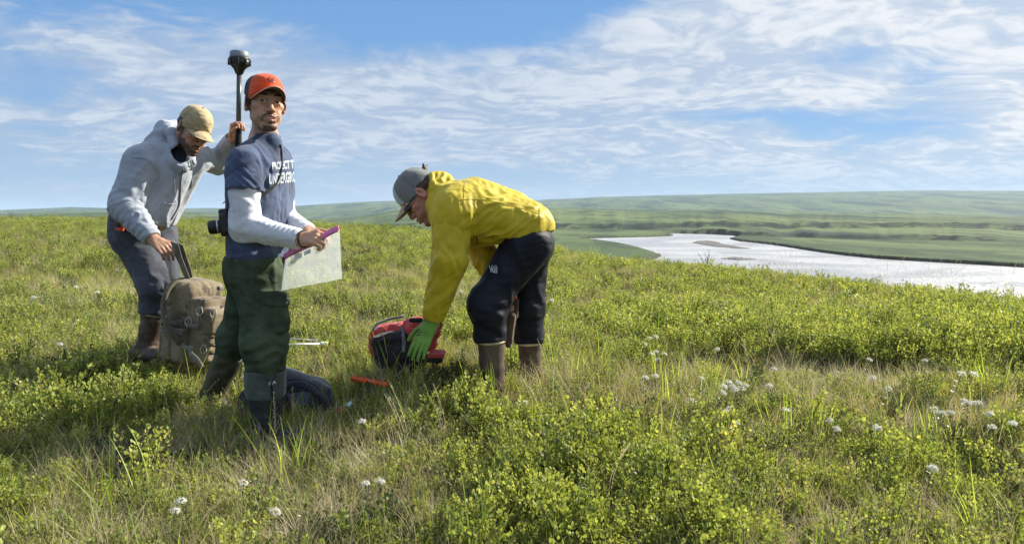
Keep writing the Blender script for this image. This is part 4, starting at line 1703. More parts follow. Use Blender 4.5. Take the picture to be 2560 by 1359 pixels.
    p.chain([PA(634, 690, 3.88), PA(588, 845, 3.97), PA(570, 890, 4.0)], [.108, .078, .064], .05)
    p.bx(PA(688, 778, 3.585), (.070, .022, .098), frame((0.25, 1, 0), (0.02, 0, 1)), .018, .014)
    p.bx(PA(688, 745, 3.572), (.072, .020, .034), frame((0.25, 1, 0), (0.02, 0, 1)), .010, .006)
    p.bx(PA(600, 672, 3.60), (.050, .012, .070), frame((-0.55, 1, 0.1), (0.05, 0, 1)), .008, .012)
    p.plane(PA(640, 640, 3.7), (0, 0, 1), .006)
    kneeR, kneeL = PA(664, 862, 3.6), PA(588, 845, 3.95)

    def dp(v, n):
        a = .013 * folds(v, (1, -.3, .25), 19, 4, 4.0) * (near_w(v, kneeR, .11) + near_w(v, kneeR + np.array([0, 0, -.1]), .10)) + .012 * folds(v, (1, 0, .6), 18, 4, 9.0) * near_w(v, kneeL, .12)
        a = a + .010 * folds(v, (0.15, 0, -1), 12, 2.5, 6.0)
        a = a + .010 * folds(v, (1, -.2, -.5), 15, 3, 14.0) * near_w(v, PA(650, 700, 3.55), .13)
        return a * 1.1 - .004
    M_OLIVE = cloth('dark_olive_canvas', (0.058, 0.078, 0.048), 0.9, 0.32, bump=0.3, fold=0.4, fs=8, speck=0.2, sheen=0.0)
    tr = sdf_obj('trousers', p, .0058, M_OLIVE, root, dp)
    tb = bvh_of([tr])
    for pix in ([(706, 655), (712, 690), (688, 705), (676, 690)], [(640, 660), (642, 700), (637, 720)], [(570, 708), (600, 712), (638, 700)]):
        sm = seam('seam', tb, pix, .0022, M_OLIVE, None, .001)
        if sm:
            sm.parent = tr
    for (u, v) in ((592, 652), (643, 748), (716, 748)):
        c = on_surface(tb, u, v, .002)
        if c is not None:
            bo = sdf_obj('button', Sdf().el(c, (.009, .005, .009)), .0022, M_RUBBERG, None)
            bo.parent = tr
    # ---- gaiter and rubber boots
    g1 = Sdf().rc(PA(664, 922, 3.645), PA(664, 990, 3.645), .096, .090, .02).plane(PA(664, 990, 3.64), (0, 0, -1), .004).plane(PA(664, 925, 3.64), (.06, 0, 1), .006)
    M_GAIT = cloth('gaiter_cloth', (0.065, 0.082, 0.070), 0.8, 0.2, fold=.35, fs=10)
    ga = sdf_obj('gaiter', g1, .0056, M_GAIT, root, lambda v, n: .008 * folds(v, (.3, 0, 1), 16, 3, 3.0) * .8)
    gb = bvh_of([ga])
    for pix in ([(655, 938), (672, 950), (682, 975), (680, 1000)], [(690, 936), (682, 948), (677, 970), (681, 1000)]):
        sm = seam('drawcord', gb, pix, .0022, M_BLACK, None, .002)
        if sm:
            sm.parent = ga
    lt = lettering('lettering', 'ILA', gb, [(672, 962), (690, 957), (690, 949), (672, 954)], M_SILVER, root, .03)
    lt.parent = ga
    lt.matrix_parent_inverse = Matrix()
    b2 = Sdf().chain([PA(665, 975, 3.645), PA(667, 1062, 3.65)], [.086, .066], .03)
    add_boot_foot(b2, PA(655, 1082, 3.68), PA(735, 1092, 3.58), .045, .042, PA(667, 1062, 3.65))
    M_BLU = plain('boot_dark', (0.030, 0.036, 0.042), 0.6, 0.3, var=.2)
    sdf_obj('boot', b2, .005, M_BLU, root, lambda v, n: .004 * folds(v, (1, 0, .3), 14, 4, 2.0))
    b3 = Sdf().chain([PA(576, 884, 4.00), PA(527, 992, 4.09)], [.072, .057], .03)
    add_boot_foot(b3, PA(517, 1002, 4.12), PA(560, 1018, 4.04), .045, .040, PA(527, 992, 4.09))
    b3.plane(PA(578, 880, 4.0), PA(578, 880, 4.0) - PA(527, 992, 4.09), .005)
    b3.rc(PA(590, 855, 4.0), PA(578, 882, 4.0), .060, .062, .006, 's')
    sdf_obj('boot', b3, .0058, M_RUBBERG, root, lambda v, n: .007 * folds(v, (1, 0, .5), 14, 4, 7.0))
    # ---- prints
    M_PRINT = cloth('white_print', (0.46, 0.51, 0.59), 0.9, 0.1, speck=.3)
    bt = bvh_of([tee])
    for txt, q_ in (('PROJECT THE', [(681, 430), (748, 428), (745, 398), (679, 406)]), ('UNDERGROUND', [(672, 462), (770, 452), (765, 425), (673, 434)])):
        l_ = lettering('lettering', txt, bt, q_, M_PRINT, root, .04)
        l_.parent = tee
        l_.matrix_parent_inverse = Matrix()
    l_ = lettering('emblem', 'OR', cb, [(668, 205), (687, 209), (688, 198), (669, 194)], M_BLACK, root, .03, .004)
    l_.parent = cap
    l_.matrix_parent_inverse = Matrix()
    # ---- strap
    pts = [on_surface(bt, u, v, .004) for u, v in ((699, 362), (702, 385), (703, 408), (700, 430), (692, 452), (678, 470), (662, 484), (648, 494))]
    pts = [x for x in pts if x is not None]
    tube('strap', smooth_pts(pts, 4), [.0045 + .004 * (i / 28) for i in range(4 * (len(pts) - 1) + 1)], M_BLACKF, root, 8, flat=((0.3, -1, 0.1), .25))
    # ---- bracelet
    ring = []
    for k in range(14):
        a = 2 * math.pi * k / 14
        e1, e2 = nrmv(np.cross(Xr, (0, 0, 1))), None
        e2 = np.cross(Xr, e1)
        ring.append(Rw + Xr * .014 + (e1 * math.cos(a) + e2 * math.sin(a) * 1.1) * .034)
    tube('bracelet', ring, .004, M_BLACKF, root, 6, close=True)
    tag(root, 'man in navy T-shirt over white sleeves and orange cap, holding a clear plastic bag', 'person')
    return root, body, Xr, Rw


# ------------------------------------------------------------------ man in the grey hoodie (left, further back)
def person_hoodie():
    root = empty('person', P(370, 900, 4.75))
    SK, LIP = (0.43, 0.25, 0.17), (0.36, 0.16, 0.13)
    sc = 1.10
    F = frame((0.66, -.52, -.54), (0.30, 0, 1))
    o = PA(503, 342, 4.66) - F @ (np.array([0, .085, .005]) * sc)
    neck = PA(438, 362, 4.80)
    Rs, Re, Rw = PA(352, 410, 4.62), PA(312, 515, 4.55), PA(385, 600, 4.46)
    Ls, Le, Lw = PA(498, 392, 5.00), PA(542, 408, 5.20), PA(580, 346, 5.02)
    b = Sdf()
    add_head(b, o, F, sc, mouth=.0015, neck=neck, neck_r=.052)
    b.rc(neck, PA(355, 560, 4.85), .045, .11, .05)
    b.rc(PA(380, 415, 4.74), PA(335, 560, 4.78), .075, .09, .05)
    b.rc(PA(465, 405, 4.95), PA(390, 560, 4.95), .085, .09, .05)
    b.rc(neck, Rs, .042, .05, .04).rc(neck, Ls, .042, .05, .04)
    b.chain([Rs, Re, Rw], [.055, .046, .032], .02)
    b.chain([Ls, Le, Lw], [.052, .042, .030], .02)
    b.chain([PA(332, 590, 4.73), PA(392, 722, 4.67), PA(372, 868, 4.72)], [.085, .06, .045], .03)
    b.chain([PA(395, 590, 4.98), PA(418, 722, 4.95), PA(424, 862, 5.02)], [.085, .06, .045], .03)
    Xr = nrmv(PA(448, 648, 4.36) - Rw)
    add_hand(b, Rw, Xr, (0.45, -0.72, 0.55), True, 1.06, (0.35, 0.75, 0.6), .05, (0.95, -0.35, 0.2), kf=.002)
    Xl = nrmv(PA(595, 308, 5.00) - Lw)
    POLE = PA(597, 330, 5.0)
    add_hand(b, PA(582, 346, 5.00), nrmv((.30, -.10, .95)), (-0.80, 0.45, 0.35), False, 1.0, (1.0, 1.1, 0.8), .02, (0.55, -0.85, 0.5), kf=.002)

    def beard(ax, y, z, nz):
        jaw = .80 * sstep(-.040 - z + nz * 2.5 - .35 * np.clip(y - .045, 0, 1) + .0, 0, .014) * (y > -.012) * (z > -.128)
        side = .75 * sstep(.020 - np.abs(y - .008), 0, .010) * (z > -.06) * (z < .03) * (ax > .055)
        mous = sstep(.0080 - np.abs(z + .0535 + .008 * (ax / .03) ** 2) + nz, 0, .004) * sstep(.034 - ax, 0, .006) * (y > .075) * .85
        mid = .8 * sstep(-.086 - z + nz, 0, .006) * (y > .05)
        return np.maximum.reduce([jaw, side, mous, mid])
    colf = head_color(o, F, sc, SK, LIP, (0.030, 0.020, 0.015), beard, hair=(0.03, 0.022, 0.017))
    sdf_obj('body', b, .0042, M_SKIN, root, None, colf)
    add_eyes(o, F, sc, (0, -.4), root, M_IRIS)
    h_ = Sdf()
    for sg in (-1, 1):
        h_.el(o + F @ (np.array([sg * .067, -.008, .036]) * sc), np.array([.012, .048, .030]) * sc, F)
    h_.el(o + F @ (np.array([0, -.060, .010]) * sc), np.array([.066, .050, .055]) * sc, F)
    sdf_obj('hair', h_, .004, M_HAIR, root, lambda v, n: .003 * pnoise(v * 110))
    M_KHAKI = cloth('khaki_cap_cloth', (0.44, 0.355, 0.20), 0.85, 0.14, fold=0.5, fs=16)
    cap = add_cap(o, F, sc, root, (M_KHAKI, M_KHAKI), brim_len=.078, z0=.040, top=.132, brim_curve=.50, brim_drop=.22)
    M_NAVYT = cloth('dark_undershirt', (0.018, 0.020, 0.032), 0.9)
    u_ = Sdf().rc(PA(436, 364, 4.79), PA(456, 402, 4.73), .064, .046, .02)
    sdf_obj('undershirt', u_, .005, M_NAVYT, root)
    # ---- hoodie
    t = Sdf()
    t.rc(PA(370, 405, 4.70), PA(326, 535, 4.76), .120, .122, .06)
    t.rc(PA(468, 408, 4.95), PA(402, 535, 4.97), .108, .112, .06)
    t.rc(PA(425, 430, 4.76), PA(378, 530, 4.80), .125, .140, .06)
    t.rc(PA(405, 375, 4.82), Rs, .085, .085, .05)
    t.rc(PA(455, 378, 4.90), Ls, .070, .078, .05)
    t.chain([Rs, Re], [.098, .088], .04)
    t.chain([Re, Rw - Xr * .012], [.086, .054], .035)
    t.chain([Ls, Le], [.078, .068], .03)
    t.chain([Le, Lw - nrmv(Lw - Le) * .025], [.066, .047], .03)
    # hood lying on the shoulders, open round the neck
    t.chain([PA(396, 352, 4.84), PA(414, 325, 4.90), PA(436, 316, 4.98)], [.062, .056, .040], .03)
    t.chain([PA(400, 345, 4.78), PA(420, 325, 4.80), PA(432, 335, 4.74), PA(437, 370, 4.69)], [.05, .04, .030, .036], .03)
    t.chain([PA(386, 358, 4.80), PA(412, 382, 4.70), PA(440, 405, 4.665), PA(459, 420, 4.665)], [.055, .044, .034, .024], .025)
    t.chain([PA(450, 330, 5.02), PA(478, 372, 4.93), PA(476, 405, 4.76), PA(462, 420, 4.68)], [.030, .030, .026, .020], .025)
    t.rc(PA(440, 372, 4.74), PA(458, 402, 4.62), .052, .038, .010, 's')
    ax_r = nrmv(Rw - Re)
    ax_l = nrmv(Lw - Le)
    hemn = nrmv(PA(345, 548, 4.8) - PA(425, 380, 4.8))

    def cutfn(s_):
        return s_
    t.plane(PA(352, 556, 4.80), hemn + np.array([.06, 0, -.1]), .02) if False else None

    def dt(v, n):
        a = .012 * folds(v, (0.5, -.2, 0.8), 12, 3, 3.0) * .8
        a = a + .017 * folds(v, (0.95, -.3, .25), 19, 4, 8.0) * (near_w(v, Re, .13) + .8 * near_w(v, Re * .5 + Rw * .5, .10))
        a = a + .012 * folds(v, (0.8, 0, .6), 14, 3, 12.0) * near_w(v, PA(390, 450, 4.6), .14)
        a = a + .010 * folds(v, (0.7, 0, .7), 22, 4, 15.0) * near_w(v, Le, .12)
        return a - .004
    M_GREY = cloth('grey_fleece', (0.34, 0.375, 0.44), 0.95, 0.10, bump=0.4, fold=0.45, fs=8, speck=0.28, sheen=.3)
    # hem: cut everything below the waistband except the forearm by meshing the torso and sleeve apart
    body_t, arm_t = Sdf(), Sdf()
    for q_ in t.p:
        body_t.p.append(q_)
    # keep forearm primitives out of the torso mesh so that the hem cut leaves them alone
    fore = [i for i, q_ in enumerate(t.p) if q_[0] == 'c' and np.allclose(q_[1], Re)]
    body_t.p = [q_ for i, q_ in enumerate(t.p) if i not in fore]
    body_t.plane(PA(355, 552, 4.80), hemn + np.array([.10, 0, -.35]), .012)
    arm_t.chain([Rs * .35 + Re * .65, Re, Rw - Xr * .012], [.088, .087, .054], .03)
    arm_t.plane(Rw - ax_r * .012, ax_r, .004)
    hoo = sdf_obj('hoodie', body_t, .0060, M_GREY, root, dt)

    def da(v, n):
        al = (v - Rw) @ ax_r
        a = .014 * folds(v, (0.9, -.3, .45), 21, 4, 8.0) * near_w(v, Re * .6 + Rw * .4, .14)
        return a + .003 * np.sin(al * 150 + 3 * pnoise(v * 12)) - .003
    sv = sdf_obj('sleeve', arm_t, .0058, M_GREY, None, da)
    sv.parent = hoo
    hb_ = bvh_of([hoo])
    M_ZIP = plain('zip_grey', (0.16, 0.17, 0.19), 0.5, 0.4)
    for nm, pix, r_, m_ in (('zip', [(458, 420), (452, 450), (450, 485), (446, 515), (428, 548)], .005, M_ZIP), ('drawcord', [(434, 400), (435, 430), (436, 460), (437, 482)], .0028, M_GREY),
                            ('drawcord', [(478, 410), (480, 440), (478, 470)], .0028, M_GREY), ('seam', [(405, 505), (430, 510), (440, 500)], .003, M_GREY), ('seam', [(405, 505), (398, 520), (385, 530)], .003, M_GREY),
                            ('seam', [(330, 392), (370, 400), (398, 435), (392, 450)], .003, M_GREY)):
        sm = seam(nm, hb_, pix, r_, m_, None, .002)
        if sm:
            sm.parent = hoo
    M_DKG = plain('dark_print', (0.02, 0.05, 0.045), 0.8, 0.2)
    l_ = lettering('lettering', 'UA', hb_, [(471, 421), (488, 412), (485, 398), (469, 405)], M_DKG, root, .04)
    l_.parent = hoo
    l_.matrix_parent_inverse = Matrix()
    # ---- trousers
    p = Sdf()
    p.rc(PA(326, 556, 4.75), PA(328, 585, 4.74), .122, .124, .05)
    p.rc(PA(388, 556, 4.97), PA(392, 585, 4.98), .115, .112, .05)
    p.rc(PA(300, 575, 4.83), PA(310, 610, 4.82), .075, .07, .06)
    p.chain([PA(332, 590, 4.73), PA(390, 718, 4.67), PA(386, 778, 4.70)], [.118, .090, .078], .05)
    p.chain([PA(393, 590, 4.98), PA(418, 720, 4.95), PA(412, 800, 5.00)], [.108, .085, .076], .05)
    p.chain([PA(386, 770, 4.70), PA(385, 800, 4.70)], [.079, .079], .03)
    p.plane(PA(386, 787, 4.70), (-.1, -.16, -1), .005)
    kn = PA(390, 722, 4.6)

    def dp(v, n):
        a = .014 * folds(v, (1, -.3, .2), 17, 4, 4.0) * (near_w(v, kn, .14) + near_w(v, PA(420, 735, 4.9), .12)) + .010 * folds(v, (.4, 0, -1), 11, 2.5, 6.0)
        return a + .010 * folds(v, (1, 0, -.3), 14, 3, 9.0) * near_w(v, PA(345, 600, 4.6), .14) - .003
    M_SLATE = cloth('slate_trousers', (0.066, 0.072, 0.092), 0.85, 0.25, fold=.4, fs=8)
    tr = sdf_obj('trousers', p, .0060, M_SLATE, root, dp)
    # ---- rubber boots
    for pts, rs, heel, toe, top in (([PA(386, 778, 4.70), PA(370, 862, 4.73)], [.074, .058], PA(345, 882, 4.76), PA(398, 888, 4.64), PA(386, 772, 4.7)),
                                    ([PA(412, 780, 5.00), PA(424, 858, 5.03)], [.068, .056], PA(408, 872, 5.05), PA(455, 878, 4.93), PA(412, 775, 5.0))):
        s = Sdf().chain(pts, rs, .03)
        add_boot_foot(s, heel, toe, .045, .042, pts[1])
        bo = sdf_obj('boot', s, .0060, M_RUBBER, root, lambda v, n: .006 * folds(v, (1, -.2, .3), 15, 4, 3.0))
        ax = nrmv(pts[1] - pts[0])
        e1 = nrmv(np.cross(ax, (0, 1, 0)))
        e2 = np.cross(ax, e1)
        rg = [pts[0] + ax * .004 + (e1 * math.cos(a) + e2 * math.sin(a)) * (rs[0] + .003) for a in np.linspace(0, 2 * math.pi, 20, endpoint=False)]
        tb_ = tube('top_band', rg, .006, M_CREAM, None, 6, close=True)
        tb_.parent = bo
    # ---- wristband
    e1 = nrmv(np.cross(ax_l, (0, 1, 0)))
    e2 = np.cross(ax_l, e1)
    rg = [Lw + ax_l * .006 + (e1 * math.cos(a) + e2 * math.sin(a)) * .034 for a in np.linspace(0, 2 * math.pi, 16, endpoint=False)]
    tube('wristband', rg, .007, M_BLACKF, root, 6, close=True)
    tag(root, 'stooping man in grey zip hoodie and khaki cap, lifting a tan backpack by its strap', 'person')
    return root


# ------------------------------------------------------------------ man in the yellow jacket (bent over)
def person_jacket():
    root = empty('person', P(1260, 985, 4.2))
    SK, LIP = (0.46, 0.235, 0.18), (0.36, 0.15, 0.13)
    sc = 1.12
    F = frame((-.62, -.10, -.78), (-.78, 0, .62))
    o = PA(1050, 484, 4.05) + F @ (np.array([.080, .004, -.002]) * sc)
    neck = PA(1102, 520, 4.16)
    Ls, Le, Lw = PA(1132, 535, 3.97), PA(1124, 650, 3.92), PA(1082, 797, 3.96)
    Rs, Re, Rw = PA(1150, 540, 4.38), PA(1222, 655, 4.38), PA(1268, 735, 4.30)
    b = Sdf()
    add_head(b, o, F, sc, mouth=0.0, neck=neck, neck_r=.068)
    b.rc(neck, PA(1320, 570, 4.2), .05, .12, .05)
    b.rc(PA(1145, 525, 4.06), PA(1315, 575, 4.1), .09, .09, .05)
    b.rc(PA(1145, 525, 4.3), PA(1315, 575, 4.32), .09, .09, .05)
    b.rc(neck, Ls, .06, .06, .04).rc(neck, Rs, .06, .06, .04)
    b.chain([Ls, Le, Lw], [.055, .046, .032], .02)
    b.chain([Rs, Re, Rw], [.055, .046, .032], .02)
    b.chain([PA(1318, 605, 4.08), PA(1218, 760, 4.03), PA(1232, 955, 4.07)], [.09, .065, .048], .03)
    b.chain([PA(1330, 600, 4.36), PA(1318, 765, 4.42), PA(1326, 925, 4.46)], [.09, .065, .048], .03)
    add_hand(b, Rw, nrmv((.12, -.1, -.9)), (.7, .5, .1), True, 1.0, (0.7, 0.9, 0.7), .03)
    Xg = nrmv(PA(1052, 860, 3.93) - Lw)
    b.rc(Lw, Lw + Xg * .05, .026, .02, .01)

    def beard(ax, y, z, nz):
        return .38 * np.maximum(sstep(-.050 - z + nz * 2.5, 0, .02) * (y > -.01) * (z > -.13), .8 * sstep(.008 - np.abs(z + .053), 0, .005) * (ax < .03) * (y > .075))
    colf = head_color(o, F, sc, SK, LIP, (0.10, 0.055, 0.035), beard, brow=(0.06, 0.035, 0.02), hair=(0.055, 0.034, 0.02))
    sdf_obj('body', b, .0042, M_SKIN, root, None, colf)
    add_eyes(o, F, sc, (0, -.2), root, M_IRIS)
    h_ = Sdf()
    for sg in (-1, 1):
        h_.el(o + F @ (np.array([sg * .066, -.022, .030]) * sc), np.array([.014, .040, .036]) * sc, F)
    h_.el(o + F @ (np.array([0, -.066, .000]) * sc), np.array([.066, .052, .060]) * sc, F)
    h_.rc(o + F @ (np.array([0, -.105, .060]) * sc), o + F @ (np.array([0.0, -.128, .085]) * sc), .014, .007, .02)
    h_.rc(o + F @ (np.array([.01, -.105, .055]) * sc), o + F @ (np.array([0.02, -.135, .070]) * sc), .012, .006, .02)
    sdf_obj('hair', h_, .0038, M_HAIRB, root, lambda v, n: .004 * pnoise(v * 100))
    M_GC = cloth('grey_cap_cloth', (0.16, 0.175, 0.175), 0.85, 0.1, speck=.4)
    M_GCF = cloth('pale_cap_front', (0.36, 0.42, 0.46), 0.85, 0.08)
    M_TAN = cloth('tan_brim', (0.42, 0.32, 0.20), 0.85, 0.1)
    cap = add_cap(o, F, sc, root, (M_GC, M_TAN, M_GCF, M_TAN), brim_len=.076, z0=.036, top=.138, brim_curve=.42, brim_drop=.20, front_mat_w=38, ry=.106)
    cb = bvh_of([cap])
    pt = [on_surface(cb, u, v, .002) for u, v in ((987, 500), (992, 476), (996, 478), (991, 502))]
    if all(x is not None for x in pt):
        pa = mesh_obj('patch', [tuple(x) for x in pt], [(0, 1, 2, 3)], M_BLACKF)
        pa.parent = cap
    # ---- sunglasses
    M_LENS = plain('dark_lens', (0.006, 0.006, 0.007), 0.08, 0.7, var=0.0)
    gl = empty('sunglasses', root.location)
    for sg in (-1, 1):
        le = Sdf().el(o + F @ (np.array([sg * .034, .099, .006]) * sc), np.array([.028, .006, .019]) * sc, F @ np.array(Matrix.Rotation(sg * -.18, 3, 'Z')))
        le.el(o + F @ (np.array([sg * .055, .085, .005]) * sc), np.array([.014, .018, .017]) * sc, F, .012)
        keep(sdf_obj('lens', le, .003, M_LENS, None), gl)
        tube('temple', [o + F @ (np.array(q_) * sc) for q_ in ((sg * .062, .090, .012), (sg * .074, .05, .014), (sg * .080, -.005, .014))], [.0055, .004, .0035], M_BLACK, gl, 6)
    tube('bridge', [o + F @ (np.array(q_) * sc) for q_ in ((-.012, .104, .010), (0, .107, .013), (.012, .104, .010))], .003, M_BLACK, gl, 6)
    tag(gl, 'dark sunglasses on the bent-over man in the yellow jacket', 'sunglasses')
    # ---- jacket
    t = Sdf()
    t.rc(PA(1150, 520, 4.05), PA(1305, 566, 4.07), .132, .122, .06)
    t.rc(PA(1150, 515, 4.31), PA(1305, 560, 4.34), .128, .118, .06)
    t.rc(PA(1185, 508, 4.18), PA(1275, 542, 4.20), .142, .146, .06)
    t.rc(PA(1328, 570, 4.11), PA(1332, 572, 4.31), .122, .118, .06)
    t.rc(PA(1190, 566, 4.12), PA(1270, 585, 4.16), .112, .105, .06)
    t.rc(PA(1120, 505, 4.16), Ls, .105, .105, .05)
    t.chain([Ls, Ls * .8 + Le * .2], [.106, .098], .05)
    t.rc(PA(1125, 505, 4.2), Rs, .10, .10, .05)
    # collar and hood heaped behind the neck
    t.chain([PA(1096, 478, 4.10), PA(1106, 460, 4.18), PA(1116, 470, 4.30)], [.052, .056, .046], .02)
    t.chain([PA(1083, 438, 4.13), PA(1098, 446, 4.16), PA(1114, 450, 4.22)], [.016, .036, .042], .02)
    t.chain([PA(1078, 488, 4.08), PA(1082, 515, 4.05), PA(1090, 545, 4.05), PA(1100, 570, 4.10)], [.030, .040, .040, .032], .02)
    t.chain([PA(1079, 436, 4.10), PA(1080, 460, 4.07), PA(1078, 486, 4.06)], [.010, .014, .016], .012)
    t.rc(neck + np.array([-.01, 0, 0]), o, .062, .070, .012, 's')
    t.plane(PA(1315, 590, 4.2), nrmv(np.array([.22, 0, -1.0])), .012)
    hip = PA(1320, 560, 4.0)

    def dt(v, n):
        a = .004 * folds(v, (-.7, 0, -.75), 9, 2.0, 3.0)
        a = a + .020 * folds(v, (.80, 0, .60), 22, 1.6, 7.0) * near_w(v, PA(1235, 560, 4.0), .19)
        a = a + .006 * folds(v, (.25, 0, 1), 17, 1.2, 12.0) * near_w(v, PA(1200, 470, 4.1), .14)
        a = a + .013 * folds(v, (.1, 0, 1), 22, 2, 17.0) * near_w(v, PA(1140, 560, 3.95), .15)
        a = a + .024 * folds(v, (.3, .2, .8), 20, 4, 21.0) * near_w(v, PA(1098, 470, 4.1), .10)
        a = a + .015 * folds(v, (.35, 0, .9), 20, 2, 24.0) * near_w(v, PA(1345, 550, 4.1), .14)
        return a * 1.25 - .007
    M_YEL = cloth('yellow_shell', (0.49, 0.385, 0.014), 0.55, 0.06, bump=0.06, fold=0.45, fs=6.5, spec=0.3, sheen=0.1)
    jk = sdf_obj('jacket', t, .0058, M_YEL, root, dt)
    for pts, rs in (([Ls * .92 + Le * .08, Le, Lw], [.106, .084, .055]), ([Rs, Re, Rw], [.085, .068, .05])):
        s = Sdf().chain(pts, rs, .04)
        ax = nrmv(pts[2] - pts[1])
        s.plane(pts[2], ax, .004)

        def ds(v, n, pts=pts, ax=ax):
            return .011 * folds(v, ax + np.array([.35, 0, .2]), 20, 1.8, 5.0) + .014 * folds(v, (.8, -.2, .5), 22, 3, 9.0) * near_w(v, pts[2] - ax * .10, .12) + .012 * folds(v, (.7, 0, .8), 20, 2.5, 13.0) * near_w(v, pts[1], .14) - .006
        sv = sdf_obj('sleeve', s, .0058, M_YEL, None, ds)
        sv.parent = jk
    jb = bvh_of([jk])
    M_SEAM = cloth('yellow_seam', (0.44, 0.33, 0.012), 0.6)
    for nm, pix, r_, m_ in (('seam', [(1150, 500), (1190, 498), (1240, 505), (1300, 520), (1345, 535)], .0013, M_SEAM), ('seam', [(1162, 445), (1160, 480), (1158, 510)], .0013, M_SEAM),
                            ('pocket_zip', [(1184, 586), (1210, 590), (1245, 596)], .004, M_SEAM), ('zip_pull', [(1192, 588), (1193, 600), (1192, 610)], .003, M_BLACK),
                            ('seam', [(1350, 500), (1348, 540), (1352, 580)], .0013, M_SEAM)):
        sm = seam(nm, jb, pix, r_, m_, None, .002)
        if sm:
            sm.parent = jk
    # ---- trousers
    p = Sdf()
    p.rc(PA(1318, 605, 4.09), PA(1318, 615, 4.08), .116, .122, .05)
    p.rc(PA(1325, 602, 4.33), PA(1328, 612, 4.34), .114, .116, .05)
    p.plane(PA(1315, 572, 4.2), nrmv((-.25, 0, 1)), .006)
    p.chain([PA(1316, 612, 4.07), PA(1218, 760, 4.02), PA(1223, 838, 4.05)], [.122, .094, .077], .06)
    p.chain([PA(1328, 605, 4.36), PA(1318, 765, 4.42), PA(1322, 842, 4.45)], [.118, .088, .078], .05)
    p.chain([PA(1224, 830, 4.05), PA(1226, 870, 4.05)], [.078, .078], .03)
    p.chain([PA(1322, 835, 4.45), PA(1323, 875, 4.45)], [.077, .076], .03)
    p.plane(PA(1226, 857, 4.05), (0, -.17, -1), .005)
    kn, kn2 = PA(1235, 790, 3.98), PA(1318, 790, 4.4)

    def dp(v, n):
        a = .016 * folds(v, (1, -.2, -.35), 15, 3.5, 4.0) * (near_w(v, kn, .13) + near_w(v, kn2, .14))
        a = a + .010 * folds(v, (.5, 0, -.85), 10, 2.2, 9.0)
        return a + .010 * folds(v, (1, 0, .2), 14, 3, 15.0) * near_w(v, PA(1320, 620, 4.0), .13) - .004
    M_NAVYP = cloth('black_navy_trousers', (0.011, 0.014, 0.023), 0.6, 0.2, bump=.08, fold=.45, fs=8, spec=.2, sheen=0.0)
    tr = sdf_obj('trousers', p, .0060, M_NAVYP, root, dp)
    tb = bvh_of([tr])
    l_ = lettering('emblem', 'REI', tb, [(1227, 680), (1243, 683), (1244, 670), (1228, 668)], M_SILVER, root, .03)
    l_.parent = tr
    l_.matrix_parent_inverse = Matrix()
    sm = seam('emblem', tb, [(1224, 664), (1227, 674), (1231, 663), (1235, 668), (1240, 663), (1243, 669)], .002, M_SILVER, None, .002, per=2)
    if sm:
        sm.parent = tr
    # ---- rubber boots with a cream top band
    for pts, rs, heel, toe in (([PA(1228, 852, 4.06), PA(1233, 958, 4.07)], [.070, .059], PA(1243, 982, 4.10), PA(1180, 988, 4.02)),
                               ([PA(1324, 856, 4.45), PA(1327, 930, 4.46)], [.066, .058], PA(1338, 952, 4.48), PA(1280, 955, 4.42))):
        s = Sdf().chain(pts, rs, .03)
        add_boot_foot(s, heel, toe, .046, .043, pts[1])
        ax = nrmv(pts[1] - pts[0])
        s.plane(pts[0], -ax, .003)
        bo = sdf_obj('boot', s, .0060, M_RUBBER, root, lambda v, n: .004 * folds(v, (1, -.2, .3), 15, 4, 3.0))
        e1 = nrmv(np.cross(ax, (0, 1, 0)))
        e2 = np.cross(ax, e1)
        rg = [pts[0] + (e1 * math.cos(a) + e2 * math.sin(a)) * (rs[0] + .003) for a in np.linspace(0, 2 * math.pi, 24, endpoint=False)]
        tb_ = tube('top_band', rg, .008, M_CREAM, None, 6, close=True)
        tb_.parent = bo
    # ---- glove
    gv = Sdf()
    add_hand(gv, Lw + Xg * .030, Xg, (-.25, -.95, 0.05), False, 1.14, (0.12, 0.22, 0.22), .05, (0.95, -0.35, 0.25), fr=.036, kf=.002)
    gv.rc(Lw - Xg * .02, Lw + Xg * .05, .044, .036, .02)
    gv.plane(Lw - Xg * .012, -Xg, .004)
    M_GLV = cloth('green_glove', (0.17, 0.34, 0.065), 0.7, 0.08, bump=.3)
    go_ = sdf_obj('glove', gv, .0036, M_GLV, root)
    gbv = bvh_of([go_])
    for txt, q_ in (('BEST', [(1036, 832), (1051, 826), (1049, 821), (1034, 827)]), ('GRIP', [(1037, 839), (1053, 833), (1051, 828), (1036, 833)])):
        pass
    cuff = [Lw - Xg * .004 + (nrmv(np.cross(Xg, (0, 1, 0))) * math.cos(a) + np.cross(Xg, nrmv(np.cross(Xg, (0, 1, 0)))) * math.sin(a)) * .046 for a in np.linspace(0, 2 * math.pi, 20, endpoint=False)]
    cu = tube('cuff', cuff, .006, M_GLV, None, 6, close=True)
    cu.parent = go_
    for i, (u, v) in enumerate(((1037, 826), (1038, 832), (1040, 838))):
        sm = seam('printed_line', gbv, [(u, v), (u + 8, v - 2), (u + 14 - i * 2, v - 4)], .0022, M_BLACK, None, .001, per=3)
        if sm:
            sm.parent = go_
    tag(root, 'bent-over man in bright yellow rain jacket and grey cap, reaching down to a red pack', 'person')
    return root

